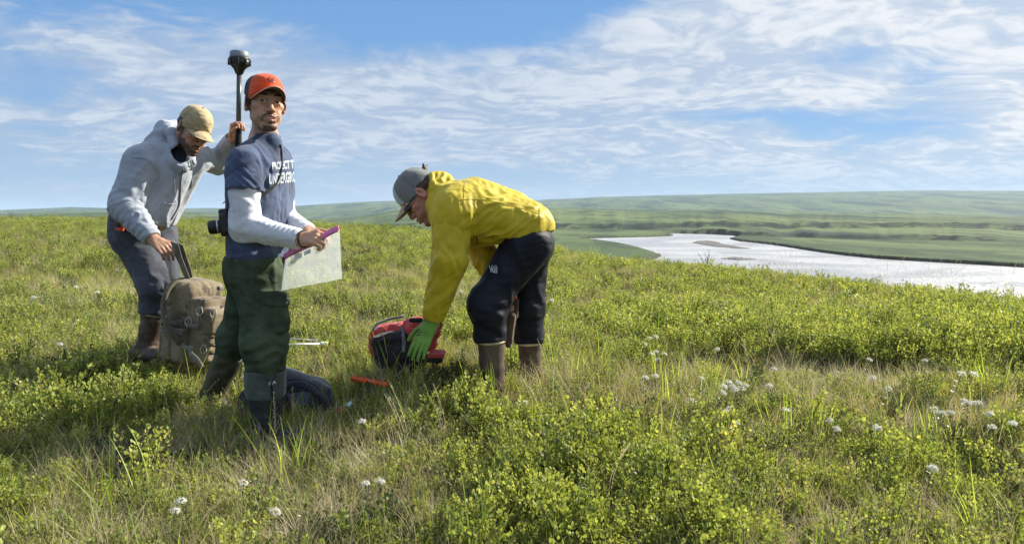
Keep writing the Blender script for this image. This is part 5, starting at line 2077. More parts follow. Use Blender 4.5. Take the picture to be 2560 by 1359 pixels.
# ------------------------------------------------------------------ things
def lathe(name, prof, mat, parent, base, axis=(0, 0, 1), n=28, sq=None):
    ax = nrmv(axis)
    e1 = nrmv(np.cross(ax, (0.2, 1, 0.1)))
    e2 = np.cross(ax, e1)
    v, f = [], []
    for (r_, z) in prof:
        for k in range(n):
            a = 2 * math.pi * k / n
            rr_ = r_ * (1 if sq is None else 1 + sq * math.cos(8 * a))
            v.append(np.asarray(base) + ax * z + (e1 * math.cos(a) + e2 * math.sin(a)) * rr_)
    m_ = len(prof)
    for i in range(m_ - 1):
        for k in range(n):
            f.append((i * n + k, i * n + (k + 1) % n, (i + 1) * n + (k + 1) % n, (i + 1) * n + k))
    f.append(tuple(range(n))[::-1])
    f.append(tuple((m_ - 1) * n + k for k in range(n)))
    o = mesh_obj(name, [tuple(x) for x in v], f, mat)
    if parent is not None:
        keep(o, parent)
    return o


def survey_pole():
    top = PA(598, 186, 5.0)
    yb = 5.03
    foot = PA(588, 880, yb)
    foot[2] = Hs(foot[0], foot[1])
    root = empty('survey_pole', foot)
    ax = nrmv(top - foot)
    L = np.linalg.norm(top - foot)
    M_GT = plain('grey_tube', (0.055, 0.065, 0.075), 0.35, 0.5, var=.05)
    M_GD = plain('receiver_grey', (0.20, 0.235, 0.26), 0.4, 0.5, var=.05)
    grip = 0.42
    lathe('lower_pole', [(.012, 0.0), (.017, .06), (.0185, .08), (.0185, L - .62)], M_BLACK, root, foot, ax)
    lathe('grip', [(.0205, 0), (.0215, .006), (.0215, .30), (.0205, .306)], M_BLACKF, root, foot + ax * (L - .62), ax)
    lathe('upper_pole', [(.0155, 0), (.0155, .316)], M_GT, root, foot + ax * (L - .316), ax)
    rc_ = empty('gnss_receiver', top)
    lathe('lower_housing', [(.020, 0), (.024, .004), (.034, .030), (.058, .055), (.063, .062), (.065, .095)], M_BLACK, rc_, top, ax, 48, .012)
    lathe('dome', [(.060, .094), (.060, .112), (.0575, .135), (.052, .143), (.020, .146)], M_GD, rc_, top, ax, 48)
    lathe('band', [(.0635, .084), (.066, .088), (.066, .098), (.0635, .102)], M_BLACK, rc_, top, ax, 48)
    for k in range(8):
        a = 2 * math.pi * (k + .5) / 8
        e1 = nrmv(np.cross(ax, (0.2, 1, 0.1)))
        e2 = np.cross(ax, e1)
        d = e1 * math.cos(a) + e2 * math.sin(a)
        s = Sdf().bx(top + ax * .073 + d * .061, (.007, .010, .020), frame(d, ax), .003)
        sdf_obj('bumper', s, .003, M_BLACK, rc_)
    tag(root, 'upright black and grey survey pole gripped by the man in the hoodie', 'pole')
    tag(rc_, 'grey domed satellite receiver mounted on top of the survey pole', 'receiver')


def plastic_bag():
    c = [PA(716, 641, 3.56), PA(850, 571, 3.40), PA(857, 697, 3.42), PA(705, 726, 3.54)]
    root = empty('plastic_bag', c[3])
    nu, nv = 44, 40
    m, q, out = mat_new('clear_plastic')
    tc = q.n('ShaderNodeTexCoord').outputs['Object']
    cre = q.noise(tc, 16, 4, 0.6, 1.2)
    cre2 = q.m('ABSOLUTE', q.m('SUBTRACT', q.noise(tc, 9, 3, .55, 1.0), .5))
    bp = q.bump(q.m('ADD', cre, q.m('MULTIPLY', cre2, 3.0)), .5, .012)
    b = q.n('ShaderNodeBsdfPrincipled')
    b.inputs['Base Color'].default_value = (.86, .90, .93, 1)
    b.inputs['Roughness'].default_value = .22
    q.put(b.inputs['Normal'], bp)
    tl = q.n('ShaderNodeBsdfTranslucent')
    tl.inputs[0].default_value = (.88, .93, .96, 1)
    tp = q.n('ShaderNodeBsdfTransparent')
    tp.inputs[0].default_value = (.93, .95, .95, 1)
    m1 = q.n('ShaderNodeMixShader')
    m1.inputs[0].default_value = .68
    q.t.links.new(b.outputs[0], m1.inputs[1])
    q.t.links.new(tl.outputs[0], m1.inputs[2])
    m2 = q.n('ShaderNodeMixShader')
    q.put(m2.inputs[0], q.ramp(q.noise(tc, 22, 4, .6, .5), [(.3, (.20,) * 3), (.7, (.26,) * 3)]))
    q.t.links.new(tp.outputs[0], m2.inputs[1])
    q.t.links.new(m1.outputs[0], m2.inputs[2])
    q.t.links.new(m2.outputs[0], out.inputs[0])
    nrm = nrmv(np.cross(c[1] - c[0], c[3] - c[0]))
    if nrm[1] > 0:
        nrm = -nrm
    for side in (1, -1):
        v, f = [], []
        for j in range(nv + 1):
            t = j / nv
            for i in range(nu + 1):
                s_ = i / nu
                p = (c[0] * (1 - s_) + c[1] * s_) * (1 - t) + (c[3] * (1 - s_) + c[2] * s_) * t
                v.append(p)
        v = np.array(v)
        tt = np.repeat(np.linspace(0, 1, nv + 1), nu + 1)
        ss_ = np.tile(np.linspace(0, 1, nu + 1), nv + 1)
        edge = np.clip(np.minimum.reduce([ss_, 1 - ss_, 1 - tt]) * 8, 0, 1)
        w_ = .006 * folds(v, c[3] - c[0], 11, 3, 40.0 + side) + .006 * pnoise(v * 9 + side * 3) + side * .007 * edge
        v = v + nrm * w_[:, None] + np.array([0, 0, -1]) * (.006 * pnoise(np.stack([ss_ * 6, tt * 0, tt * 0], 1)) * tt)[:, None]
        for j in range(nv):
            for i in range(nu):
                a = j * (nu + 1) + i
                f.append((a, a + 1, a + nu + 2, a + nu + 1))
        o = mesh_obj('film', v, f, m)
        keep(o, root)
    # zip strip
    dn = nrmv(c[3] - c[0])
    zp = [c[0] * (1 - t) + c[1] * t + nrm * .009 + np.array([0, 0, .004 * math.sin(t * 9)]) for t in np.linspace(-.01, 1.0, 20)]
    tube('zip', zp, .012, M_PINK, root, 10, flat=(nrm, .22))
    M_VIO = plain('violet_line', (.22, .05, .30), .4)
    tube('zip_line', [p + dn * .016 + nrm * .001 for p in zp], .0022, M_VIO, root, 6)
    M_LAB = plain('white_label', (.82, .82, .82), .6, .3)
    for (a, b_, a2, b2) in ((.22, .30, .36, .12), (.40, .15, .52, .10)):
        def at(s_, t):
            return (c[0] * (1 - s_) + c[1] * s_) * (1 - t) + (c[3] * (1 - s_) + c[2] * s_) * t + nrm * .0165
        o = mesh_obj('write_on_patch', [tuple(at(a, .16)), tuple(at(a2, .16)), tuple(at(a2, .16 + b2)), tuple(at(a, .16 + b2))], [(0, 1, 2, 3)], M_LAB)
        keep(o, root)
    tag(root, 'large clear zip plastic bag with pink closure held by the man in the T-shirt', 'bag')


def tan_pack():
    root = empty('backpack', P(470, 915, 4.5))
    M_TP = cloth('tan_nylon', (0.205, 0.168, 0.108), .85, .32, bump=.3, fold=.35, fs=9, speck=.35)
    M_TW = cloth('tan_webbing', (0.115, 0.092, 0.058), .85, .12)
    M_GW = cloth('grey_webbing', (0.17, 0.16, 0.14), .85, .12)
    M_STRAP = cloth('olive_strap', (0.085, 0.075, 0.045), .85, .15)
    M_CORD = plain('pale_cord', (.45, .42, .36), .7, .2)
    top, bot = PA(470, 702, 4.56), PA(488, 896, 4.52)
    up = nrmv(top - bot)
    Fp = frame((0.93, -0.36, -0.10), up)            # columns: right of the pack, its front, up
    c = (top + bot) / 2
    w = lambda x, y, z: c + Fp @ np.array([x, y, z])
    s = Sdf()
    s.bx(w(0, .012, -.01), (.135, .088, .235), Fp, .032, .01)
    s.el(w(0, -.01, .215), (.105, .075, .028), Fp, .03)
    b = sdf_obj('main_compartment', s, .006, M_TP, root, lambda v, n: .007 * folds(v, up, 16, 4, 3.0) + .006 * folds(v, (1, 0, .2), 20, 3, 9.0))
    s = Sdf().bx(w(-.005, .135, -.035), (.125, .055, .185), Fp, .022, .01)
    sdf_obj('front_compartment', s, .006, M_TP, root, lambda v, n: .007 * folds(v, up, 18, 4, 13.0))
    s = Sdf().bx(w(0, .205, .030), (.112, .045, .075), Fp, .022, .01)
    p1 = sdf_obj('upper_pocket', s, .006, M_TP, root, lambda v, n: .008 * folds(v, up, 14, 5, 23.0))
    s = Sdf().bx(w(0, .195, -.125), (.112, .040, .078), Fp, .020, .01)
    p2 = sdf_obj('lower_pocket', s, .006, M_TP, root, lambda v, n: .007 * folds(v, up, 20, 5, 33.0))
    # zips over the top of each compartment
    for yy, zt, hw in ((.070, .205, .118), (.165, .138, .112), (.235, .090, .098)):
        pts = [w(hw * math.cos(a), yy, zt - .10 + .115 * math.sin(a)) for a in np.linspace(-.2, math.pi + .2, 18)]
        tube('zip', pts, .006, M_TW, root, 6)
    # rows of webbing on the side that faces the camera and on the front
    for z in (.10, .055, .01, -.035, -.08, -.125):
        tube('webbing', [w(.139, y_, z) for y_ in np.linspace(-.07, .09, 8)], .012, M_TW, root, 8, flat=(Fp[:, 0], .22))
        if z < .0:
            tube('webbing', [w(x_, .240 if z < -.02 else .254, z - .02) for x_ in np.linspace(-.10, .10, 8)], .011, M_TW, root, 8, flat=(Fp[:, 1], .25))
    for z in (.195, .150):
        tube('webbing', [w(x_, .095 + .05 * (z < .17), z + .012 - .015 * (z < .17)) for x_ in np.linspace(-.09, .09, 8)], .012, M_TW, root, 8, flat=(nrmv(Fp[:, 1] + Fp[:, 2]), .25))
    s = Sdf().bx(w(.150, .02, -.125), (.022, .085, .095), Fp, .012, .01)
    sdf_obj('side_pouch', s, .006, M_TP, root, lambda v, n: .006 * folds(v, up, 20, 4, 43.0))
    for y_ in (-.045, .02, .085):
        tube('webbing', [w(.173, y_, z) for z in np.linspace(-.215, -.04, 8)], .012, M_TW, root, 8, flat=(Fp[:, 0], .25))
    tube('webbing', [w(.174, y_, -.055) for y_ in np.linspace(-.06, .10, 8)], .010, M_GW, root, 8, flat=(Fp[:, 0], .3))
    for y_, z0, z1 in ((.0, -.21, .21), (.135, -.19, .165)):
        tube('seam_tape', [w(.137, y_ - .085, z) for z in np.linspace(z0, z1, 10)], .006, M_TW, root, 6)
    # compression strap with buckle
    tube('compression_strap', [w(.147, y_, -.005 + .02 * y_) for y_ in np.linspace(-.09, .19, 9)], .0135, M_GW, root, 8, flat=(Fp[:, 0], .25))
    sdf_obj('buckle', Sdf().bx(w(.152, .06, 0), (.008, .026, .018), Fp, .005), .004, M_TW, root)
    sdf_obj('buckle', Sdf().bx(PA(550, 720, 4.40), (.018, .012, .012), Fp, .005), .004, M_GW, root)
    # cord pulls
    for (u, v, y_) in ((500, 765, 4.36), (535, 770, 4.33), (472, 790, 4.37), (510, 860, 4.36)):
        tube('zip_pull', smooth_pts([PA(u, v, y_), PA(u - 9, v + 12, y_ - .01), PA(u - 4, v + 24, y_ - .01), PA(u + 6, v + 16, y_ - .01), PA(u + 2, v + 2, y_), PA(u - 6, v + 34, y_)], 4), .0028, M_CORD, root, 6)
    # grab strap held in the hand: a wide folded band
    ga = [PA(436, 606, 4.38), PA(446, 640, 4.42), PA(458, 668, 4.47), PA(468, 694, 4.52)]
    tube('held_strap', smooth_pts(ga, 5), .034, M_GW, root, 10, flat=((-.5, -.85, .1), .14))
    tube('held_strap', smooth_pts([PA(449, 608, 4.40), PA(460, 640, 4.45), PA(470, 668, 4.5), PA(476, 694, 4.55)], 5), .030, M_GW, root, 10, flat=((-.5, -.85, .1), .16))
    tube('loose_strap', smooth_pts([PA(424, 652, 4.42), PA(424, 672, 4.43), PA(428, 695, 4.46), PA(436, 706, 4.5)], 4), .009, M_CORD, root, 8, flat=((0, -1, 0), .3))
    # padded shoulder strap hanging in a loop, then its webbing tail
    tube('shoulder_strap', smooth_pts([PA(462, 700, 4.50), PA(432, 712, 4.42), PA(412, 742, 4.36), PA(410, 785, 4.34), PA(424, 825, 4.33), PA(450, 858, 4.33)], 6), .022, M_STRAP, root, 10, flat=((-.6, -.8, 0), .45))
    tube('strap_tail', smooth_pts([PA(448, 855, 4.34), PA(465, 870, 4.33), PA(478, 868, 4.32), PA(476, 882, 4.31), PA(490, 895, 4.30), PA(506, 918, 4.30)], 5), .013, M_GW, root, 8, flat=((0.3, -1, .1), .2))
    tube('hip_belt', smooth_pts([PA(460, 850, 4.42), PA(435, 852, 4.40), PA(414, 862, 4.40), PA(408, 890, 4.42), PA(402, 915, 4.45)], 5), .024, M_TW, root, 8, flat=((-.4, -.9, 0), .3))
    pb = bvh_of([p1])
    l_ = lettering('lettering', 'MISSION', pb, [(551, 772), (574, 761), (574, 754), (551, 764)], M_BLACKF, root, .04, .003)
    tag(root, 'tan tactical backpack with webbing rows, lifted off the grass by its strap', 'backpack')


def red_pack():
    root = empty('backpack', P(1010, 895, 4.2))
    M_RED = cloth('coral_red_nylon', (0.48, 0.052, 0.050), .6, .1, fold=.45, fs=9, spec=.3)
    M_BLK = cloth('black_nylon', (0.010, 0.011, 0.015), .7, .2, fold=.35, fs=9, spec=.3)
    Fb = frame((.10, 1, 0), (-.20, 0, 1))
    s = Sdf().bx(PA(1002, 846, 4.37), (.150, .095, .082), Fb, .045, .02)
    s.rc(PA(1040, 822, 4.26), PA(1066, 850, 4.22), .058, .056, .05)
    s.rc(PA(940, 842, 4.32), PA(936, 885, 4.30), .024, .016, .03)
    sdf_obj('shell', s, .006, M_RED, root, lambda v, n: .018 * folds(v, (.9, 0, .35), 14, 2.5, 3.0) + .012 * folds(v, (.3, .3, 1), 20, 4, 9.0) - .005)
    s = Sdf().bx(PA(986, 872, 4.26), (.105, .070, .088), Fb, .040, .02)
    s.bx(PA(1030, 890, 4.22), (.075, .060, .062), Fb, .035, .03)
    sp = sdf_obj('side_panel', s, .006, M_BLK, root, lambda v, n: .014 * folds(v, (.25, 0, 1), 16, 2.5, 8.0) + .010 * folds(v, (1, 0, .1), 20, 3, 18.0) - .004)
    bb = bvh_of([sp])
    M_GRS = cloth('grey_strap', (0.16, 0.165, 0.18), .8)
    pts = [on_surface(bb, u, v, .004) for u, v in ((1004, 824), (1008, 840), (1010, 860), (1010, 880))]
    pts = [p for p in pts if p is not None]
    if len(pts) > 1:
        tube('strap', smooth_pts(pts, 4), .010, M_GRS, root, 8, flat=((0, -1, 0), .25))
        sdf_obj('buckle', Sdf().bx(pts[0], (.012, .008, .009), None, .004), .004, M_GRS, root)
    seam('piping', bb, [(940, 825), (965, 818), (985, 822)], .003, M_GRS, root)
    tube('lid_edge', smooth_pts([PA(932, 826, 4.2), PA(945, 808, 4.22), PA(975, 797, 4.25), (PA(1010, 790, 4.26))], 5), .007, M_GRS, root, 6)
    s = Sdf().bx(PA(1092, 884, 4.15), (.042, .038, .009), frame((.1, 1, .25), (0, -.3, 1)), .008)
    sdf_obj('pocket_flap', s, .005, M_RED, root, lambda v, n: .006 * folds(v, (1, 0, 0), 14, 5, 3.0))
    s = Sdf().bx(PA(1088, 894, 4.16), (.045, .04, .016), frame((.1, 1, .25), (0, -.3, 1)), .01)
    sdf_obj('pocket', s, .005, M_BLK, root)
    s = Sdf().chain([PA(1095, 808, 4.12), PA(1088, 832, 4.10), PA(1074, 860, 4.10)], [.022, .022, .016], .02)
    sdf_obj('shoulder_strap', s, .005, M_RED, root, lambda v, n: .006 * folds(v, (1, 0, .3), 18, 5, 5.0))
    s = Sdf().bx(PA(1040, 800, 4.13), (.038, .012, .012), frame((.1, 1, .6), (0, 0, 1)), .008)
    sdf_obj('mesh_pocket', s, .005, M_BLK, root)
    tag(root, 'coral red and black backpack lying in the grass under a gloved hand', 'backpack')


def navy_pack():
    root = empty('backpack', P(720, 1062, 3.95))
    M_NV = cloth('navy_nylon', (0.012, 0.018, 0.036), .5, .2, fold=.4, fs=7, spec=.4)
    M_GP = cloth('slate_panel', (0.10, 0.118, 0.15), .8, .1, fold=.35)
    s = Sdf()
    s.chain([PA(640, 1005, 4.02), PA(705, 988, 3.99), PA(778, 996, 3.97)], [.085, .125, .110], .06)
    s.rc(PA(700, 1040, 3.96), PA(785, 1040, 3.93), .09, .08, .05)
    s.rc(PA(712, 950, 3.98), PA(785, 968, 3.94), .042, .038, .04)
    s.rc(PA(812, 985, 3.92), PA(818, 1020, 3.90), .026, .022, .04)
    o = sdf_obj('shell', s, .006, M_NV, root, lambda v, n: .016 * folds(v, (1, 0, -.35), 10, 3, 3.0) - .003)
    b = bvh_of([o])

    def patch(name, pix, mat, lift=.006):
        n_ = 8
        v, f, ok = [], [], True
        for j in range(n_ + 1):
            for i in range(n_ + 1):
                a, t = i / n_, j / n_
                u = (pix[0][0] * (1 - a) + pix[1][0] * a) * (1 - t) + (pix[3][0] * (1 - a) + pix[2][0] * a) * t
                vv_ = (pix[0][1] * (1 - a) + pix[1][1] * a) * (1 - t) + (pix[3][1] * (1 - a) + pix[2][1] * a) * t
                p = on_surface(b, u, vv_, lift)
                if p is None:
                    return None
                v.append(tuple(p))
        for j in range(n_):
            for i in range(n_):
                k = j * (n_ + 1) + i
                f.append((k, k + 1, k + n_ + 2, k + n_ + 1))
        q_ = mesh_obj(name, v, f, mat)
        md = q_.modifiers.new('t', 'SOLIDIFY')
        md.thickness = .004
        md.offset = 0
        return keep(q_, root)
    patch('back_panel', [(718, 984), (778, 978), (770, 1012), (728, 1016)], M_GP)
    patch('side_patch', [(794, 1018), (822, 1012), (824, 1052), (800, 1046)], M_GP)
    seam('zip', b, [(718, 948), (750, 950), (785, 962), (812, 985)], .004, M_BLACK, root)
    seam('seam', b, [(716, 968), (750, 968), (790, 985), (812, 1000)], .003, M_GP, root)
    tube('shoulder_strap', smooth_pts([PA(716, 965, 3.84), PA(755, 962, 3.83), PA(795, 985, 3.83), PA(815, 1015, 3.84), PA(818, 1050, 3.86)], 5), .020, M_NV, root, 8, flat=((.1, -1, .3), .35))
    tag(root, 'slumped dark navy backpack lying in grass behind the nearest boot', 'backpack')


def small_things():
    # camera hanging at the back of the man in the T-shirt
    root = empty('camera_body', P(575, 560, 3.56))
    Fc = frame((-1, -.25, -.12), (-.15, 0, 1))
    c = PA(564, 560, 3.60)
    w = lambda x, y, z: c + Fc @ np.array([x, y, z])
    s = Sdf().bx(w(0, 0, 0), (.060, .020, .046), Fc, .010, .008)
    s.bx(w(.045, .012, -.005), (.016, .020, .050), Fc, .012, .01)
    s.bx(w(-.005, .0, .050), (.024, .022, .020), Fc, .010, .01)
    sdf_obj('housing', s, .004, M_BLACK, root)
    lathe('lens', [(.030, 0), (.031, .012), (.0285, .014), (.0285, .02), (.033, .024), (.033, .048), (.030, .05), (.030, .056), (.026, .058)], M_BLACK, root, w(-.004, .018, -.008), Fc[:, 1])
    lathe('lens_ring', [(.0325, 0), (.0335, .002), (.0335, .006), (.0325, .008)], M_STEEL, root, w(-.004, .030, -.008), Fc[:, 1])
    lathe('dial', [(.010, 0), (.011, .002), (.011, .010), (.009, .012)], M_BLACK, root, w(.035, 0, .046), Fc[:, 2])
    tube('strap_end', smooth_pts([PA(575, 505, 3.62), PA(566, 502, 3.62), PA(557, 509, 3.62)], 4), .0022, M_BLACK, root, 6)
    tag(root, 'black camera with lens hanging behind the hip of the man in the T-shirt', 'camera')
    # radio on the belt
    root = empty('radio', P(300, 575, 4.52))
    M_ORN = plain('orange_plastic', (0.62, 0.085, 0.022), .5, .4)
    Fr = frame((-.35, -1, 0), (.15, 0, 1))
    c = PA(300, 561, 4.57)
    sdf_obj('case', Sdf().bx(c, (.027, .014, .038), Fr, .008), .004, M_ORN, root)
    sdf_obj('screen', Sdf().bx(c + Fr @ np.array([0, .012, .006]), (.020, .006, .024), Fr, .004), .004, M_BLACK, root)
    tube('antenna', [c + Fr @ np.array([.018, 0, .034]), c + Fr @ np.array([.018, 0, .062])], [.007, .005], M_BLACK, root, 8)
    sdf_obj('clip', Sdf().bx(c + Fr @ np.array([0, -.016, .030]), (.012, .010, .030), Fr, .004), .004, M_BLACK, root)
    tag(root, 'small orange and black handheld unit clipped to the belt of the man in the hoodie', 'radio')
    # sheath hanging between the legs of the man in yellow
    root = empty('tool_sheath', P(1268, 870, 4.30))
    M_BRN = cloth('brown_leather', (0.105, 0.070, 0.050), .75, .25, bump=.5, fold=.2)
    s = Sdf()
    s.chain([PA(1271, 790, 4.27), PA(1271, 862, 4.27)], [.034, .016], .02)
    s.chain([PA(1277, 790, 4.27), PA(1275, 850, 4.27)], [.032, .016], .02)
    s.chain([PA(1277, 788, 4.27), PA(1279, 755, 4.27), PA(1292, 752, 4.27), PA(1290, 790, 4.27)], [.012, .011, .012, .013], .008)
    s.bx(PA(1277, 800, 4.27), (.2, .011, .2), frame((0, 1, 0), (0, 0, 1)), .004, .004)
    v = s.p.pop()
    o = sdf_obj('scabbard', s, .004, M_BRN, root)
    sdf_obj('knob', Sdf().el(PA(1286, 741, 4.27), (.012, .012, .012)).rc(PA(1285, 745, 4.27), PA(1284, 755, 4.27), .007, .007), .003, M_ORN, root)
    tube('stitching', smooth_pts([PA(1288, 790, 4.245), PA(1284, 820, 4.245), PA(1280, 850, 4.25)], 5), .0018, M_CREAM, root, 5)
    tag(root, 'flat brown sheath with orange knob hanging between the dark trouser legs', 'sheath')
    # orange handled folding tool
    def lay(u, v, h):
        y = ground_hit(u, v, h)
        return P(u, v, y)
    a, b = lay(884, 945, .12), lay(968, 960, .12)
    root = empty('orange_tool', a)
    ax = (b - a).normalized()
    sd = ax.cross(Vector((0, 0, 1)))
    M_OT = plain('orange_grip', (0.70, 0.095, 0.015), .45, .4)
    L = (b - a).length
    for t0, t1 in ((0.0, .40), (.60, 1.0)):
        g_ = Sdf()
        for sg in (-1, 1):
            p0, p1 = a + ax * (L * t0) + sd * (.011 * sg), a + ax * (L * t1) + sd * (.011 * sg)
            g_.rc(np.array(p0), np.array(p1), .0130, .0130, .004)
        sdf_obj('grip', g_, .0035, M_OT, root)
        tube('inlay', [a + ax * (L * (t0 + .04)) + Vector((0, -.006, .012)), a + ax * (L * (t1 - .04)) + Vector((0, -.006, .012))], .0035, M_BLACK, root, 6)
    tube('shank', [a + ax * (L * .38), a + ax * (L * .62)], .006, M_STEEL, root, 8)
    tag(root, 'orange handled hand tool lying in the grass', 'tool')
    # white marker stakes
    M_WP = plain('white_plastic', (.78, .79, .80), .35, .5, var=.03)
    for (u0, v0, u1, v1, r_, lab) in ((716, 861, 808, 859, .011, 'thicker white plastic rod with a capped end lying in the grass'), (726, 846, 790, 851, .008, 'thinner white plastic rod lying behind the capped one')):
        a, b = lay(u0, v0, .13), lay(u1, v1, .13)
        root = empty('white_rod', a)
        tube('shaft', [a, a.lerp(b, .5), b], r_ * .72, M_WP, root, 10)
        d = (b - a).normalized()
        lathe('end_cap', [(r_ * .9, 0), (r_ * 1.35, .004), (r_ * 1.35, .045), (r_ * .8, .05)], M_WP, root, np.array(b - d * .02), np.array(d), 16)
        tag(root, lab, 'rod')
    # bottle beside the navy pack
    a = lay(842, 1040, .06)
    root = empty('bottle', a)
    M_RB = plain('dark_red_plastic', (.32, .03, .02), .35, .5)
    M_TQ = plain('pale_turquoise', (.45, .66, .66), .4, .5)
    d = np.array(nrmv((.55, .25, .45)))
    lathe('flask', [(.012, 0), (.026, .004), (.027, .05), (.020, .062)], M_RB, root, np.array(a), d, 20)
    lathe('cap', [(.014, .066), (.016, .07), (.016, .096), (.013, .10)], M_TQ, root, np.array(a), d, 20)
    lathe('neck_ring', [(.017, .060), (.018, .062), (.018, .066), (.015, .068)], M_BLACK, root, np.array(a), d, 20)
    tag(root, 'small dark red bottle with pale cap beside the navy backpack', 'bottle')


# ------------------------------------------------------------------ flowers and single plants
M_PETAL = plant_mat('white_petal', [(0, (.68, .68, .60)), (1, (.84, .84, .78))], .45, 1.0, tw=(1, 1, .95))
M_STEM = plant_mat('flower_stem', [(0, (.10, .12, .04)), (1, (.18, .16, .06))], .1)


def flower_meshes():
    hs = []
    for k in range(3):
        b = PB()
        for i in range(30):
            d = rdir(0.05)
            d.z = abs(d.z)
            c = Vector((d.x * .0145, d.y * .0145, d.z * .0115))
            nrm = (d + Vector((0, 0, .3))).normalized()
            t1 = nrm.orthogonal().normalized()
            t2 = nrm.cross(t1)
            a0 = rnd.uniform(0, 6)
            for p in range(5):
                a = a0 + p * 2 * math.pi / 5
                pd = (t1 * math.cos(a) + t2 * math.sin(a) + nrm * .35).normalized()
                b.leaf(c, pd, pd.cross(nrm).normalized(), rnd.uniform(.0055, .0075), .0042, rnd.random(), 0, False)
            for p in range(3):
                pd = (nrm + rdir(0) * .5).normalized()
                b.ribbon([c, c + pd * .009], .0006, .0005, rnd.random(), 0, t1)
        hs.append(b.mesh('flower_head', [M_PETAL]))
    st = PB()
    st.ribbon([Vector((0, 0, -.20)), Vector((.004, 0, -.08)), Vector((0, 0, 0))], .003, .0022, .4, 0, Vector((1, 0, 0)))
    st.ribbon([Vector((0, 0, -.20)), Vector((.004, 0, -.08)), Vector((0, 0, 0))], .003, .0022, .4, 0, Vector((0, 1, 0)))
    lf = PB()
    for i in range(16):
        a = i * 2.4
        z = -.02 - .007 * i
        d = Vector((math.cos(a), math.sin(a), .35)).normalized()
        lf.leaf(Vector((0, 0, z)), d, Vector((-math.sin(a), math.cos(a), 0)), .026, .006, rnd.random(), 0, True)
    return hs, st.mesh('stem', [M_STEM]), lf.mesh('leaves', [M_DARK])


def flowers():
    hs, stm, lfm = flower_meshes()
    z3 = lambda L: [(1400 + x / 2.207, 750 + y / 2.207) for x, y in L]
    z4 = lambda L: [(x / 2.133, 900 + y / 2.133) for x, y in L]
    # place words, then where each head shows
    sets = [
        ('the tight cluster right of the yellow jacket', 'tight white flower cluster', z3([(930, 455), (903, 482), (985, 458), (1003, 490), (965, 497), (900, 515), (950, 478), (1022, 472)])),
        ('the group left of the dark shrub hollow', 'white flowers left of the hollow', z3([(530, 288), (575, 300), (540, 332), (505, 300)])),
        ('those above the dark hollow', 'white flowers above the hollow', z3([(870, 276), (495, 213), (528, 204), (465, 245), (1180, 383)])),
        ('the scattered heads beside the tight cluster', 'single white flowers near the cluster', z3([(1155, 478), (780, 432), (527, 424), (470, 430)])),
        ('the three just below the tight cluster', 'white flowers below the cluster', z3([(940, 600), (915, 620), (970, 682)])),
        ('those low in grass at middle right', 'white flowers at middle right', z3([(1245, 608), (1487, 665), (1527, 712), (1750, 708), (730, 560)])),
        ('the row of four at the far right', 'row of white flowers at far right', z3([(2066, 603), (2080, 622), (2112, 626), (2155, 625)])),
        ('the close group by the right edge', 'white flowers by the right edge', z3([(2230, 563), (2250, 572), (2275, 570), (2310, 568)])),
        ('the three near the lower right edge', 'white flowers at lower right edge', z3([(2370, 632), (2385, 705), (2498, 685)])),
        ('those on the dark bank at right', 'white flowers on the dark bank', z3([(1725, 432), (2013, 335), (2215, 408), (2282, 412), (1810, 490), (1707, 330)])),
        ('white flower head alone at the bottom right', None, z3([(2055, 930)])),
        ('the pair at the bottom left', 'two white flowers bottom left', z4([(965, 758), (935, 805)])),
        ('white flower head below the tall grass in front of the nearest boot', None, z4([(1300, 655)])),
        ('white flower head at the foot of the straw near the bottom', None, z4([(1467, 812)])),
        ('the pair on straw at the bottom centre', 'two white flowers bottom centre', z4([(1947, 662), (2028, 650)])),
        ('white flower head right of the navy backpack', None, z4([(1932, 330)])),
        ('those left of the hooded man', 'white flowers left of the hooded man', [(150, 862), (85, 745), (243, 731), (190, 718)]),
        ('white flower head in front of the yellow-jacketed man', None, [(1310, 1008)]),
        ('those behind the dark trouser legs', 'white flowers behind the dark trousers', [(1353, 752), (1379, 751), (1152, 729)]),
    ]
    ORD = ['leftmost', 'second from left', 'third from left', 'fourth from left', 'fifth from left', 'sixth from left', 'seventh from left', 'rightmost']
    for lab, grp, L in sets:
        L = sorted(L)
        for n_, (u, v) in enumerate(L):
            h = rnd.uniform(.15, .19)
            y = ground_hit(u, v, h)
            p = P(u, v, y)
            root = empty('white_flower', p)
            root.rotation_euler = (rnd.gauss(0, .2), rnd.gauss(0, .2), rnd.uniform(0, 6))
            s_ = rnd.uniform(.85, 1.15) * (1.0 if y < 6 else 1.15)
            root.scale = (s_, s_, s_)
            for nm, me in (('flower_head', rnd.choice(hs)), ('stem', stm), ('leaves', lfm)):
                o = bpy.data.objects.new(nm, me)
                COL.objects.link(o)
                o.parent = root
            one = lab if len(L) == 1 else 'white flower head, %s of %s' % ('rightmost' if n_ == len(L) - 1 else ORD[n_], lab)
            tag(root, one, 'flower', grp)


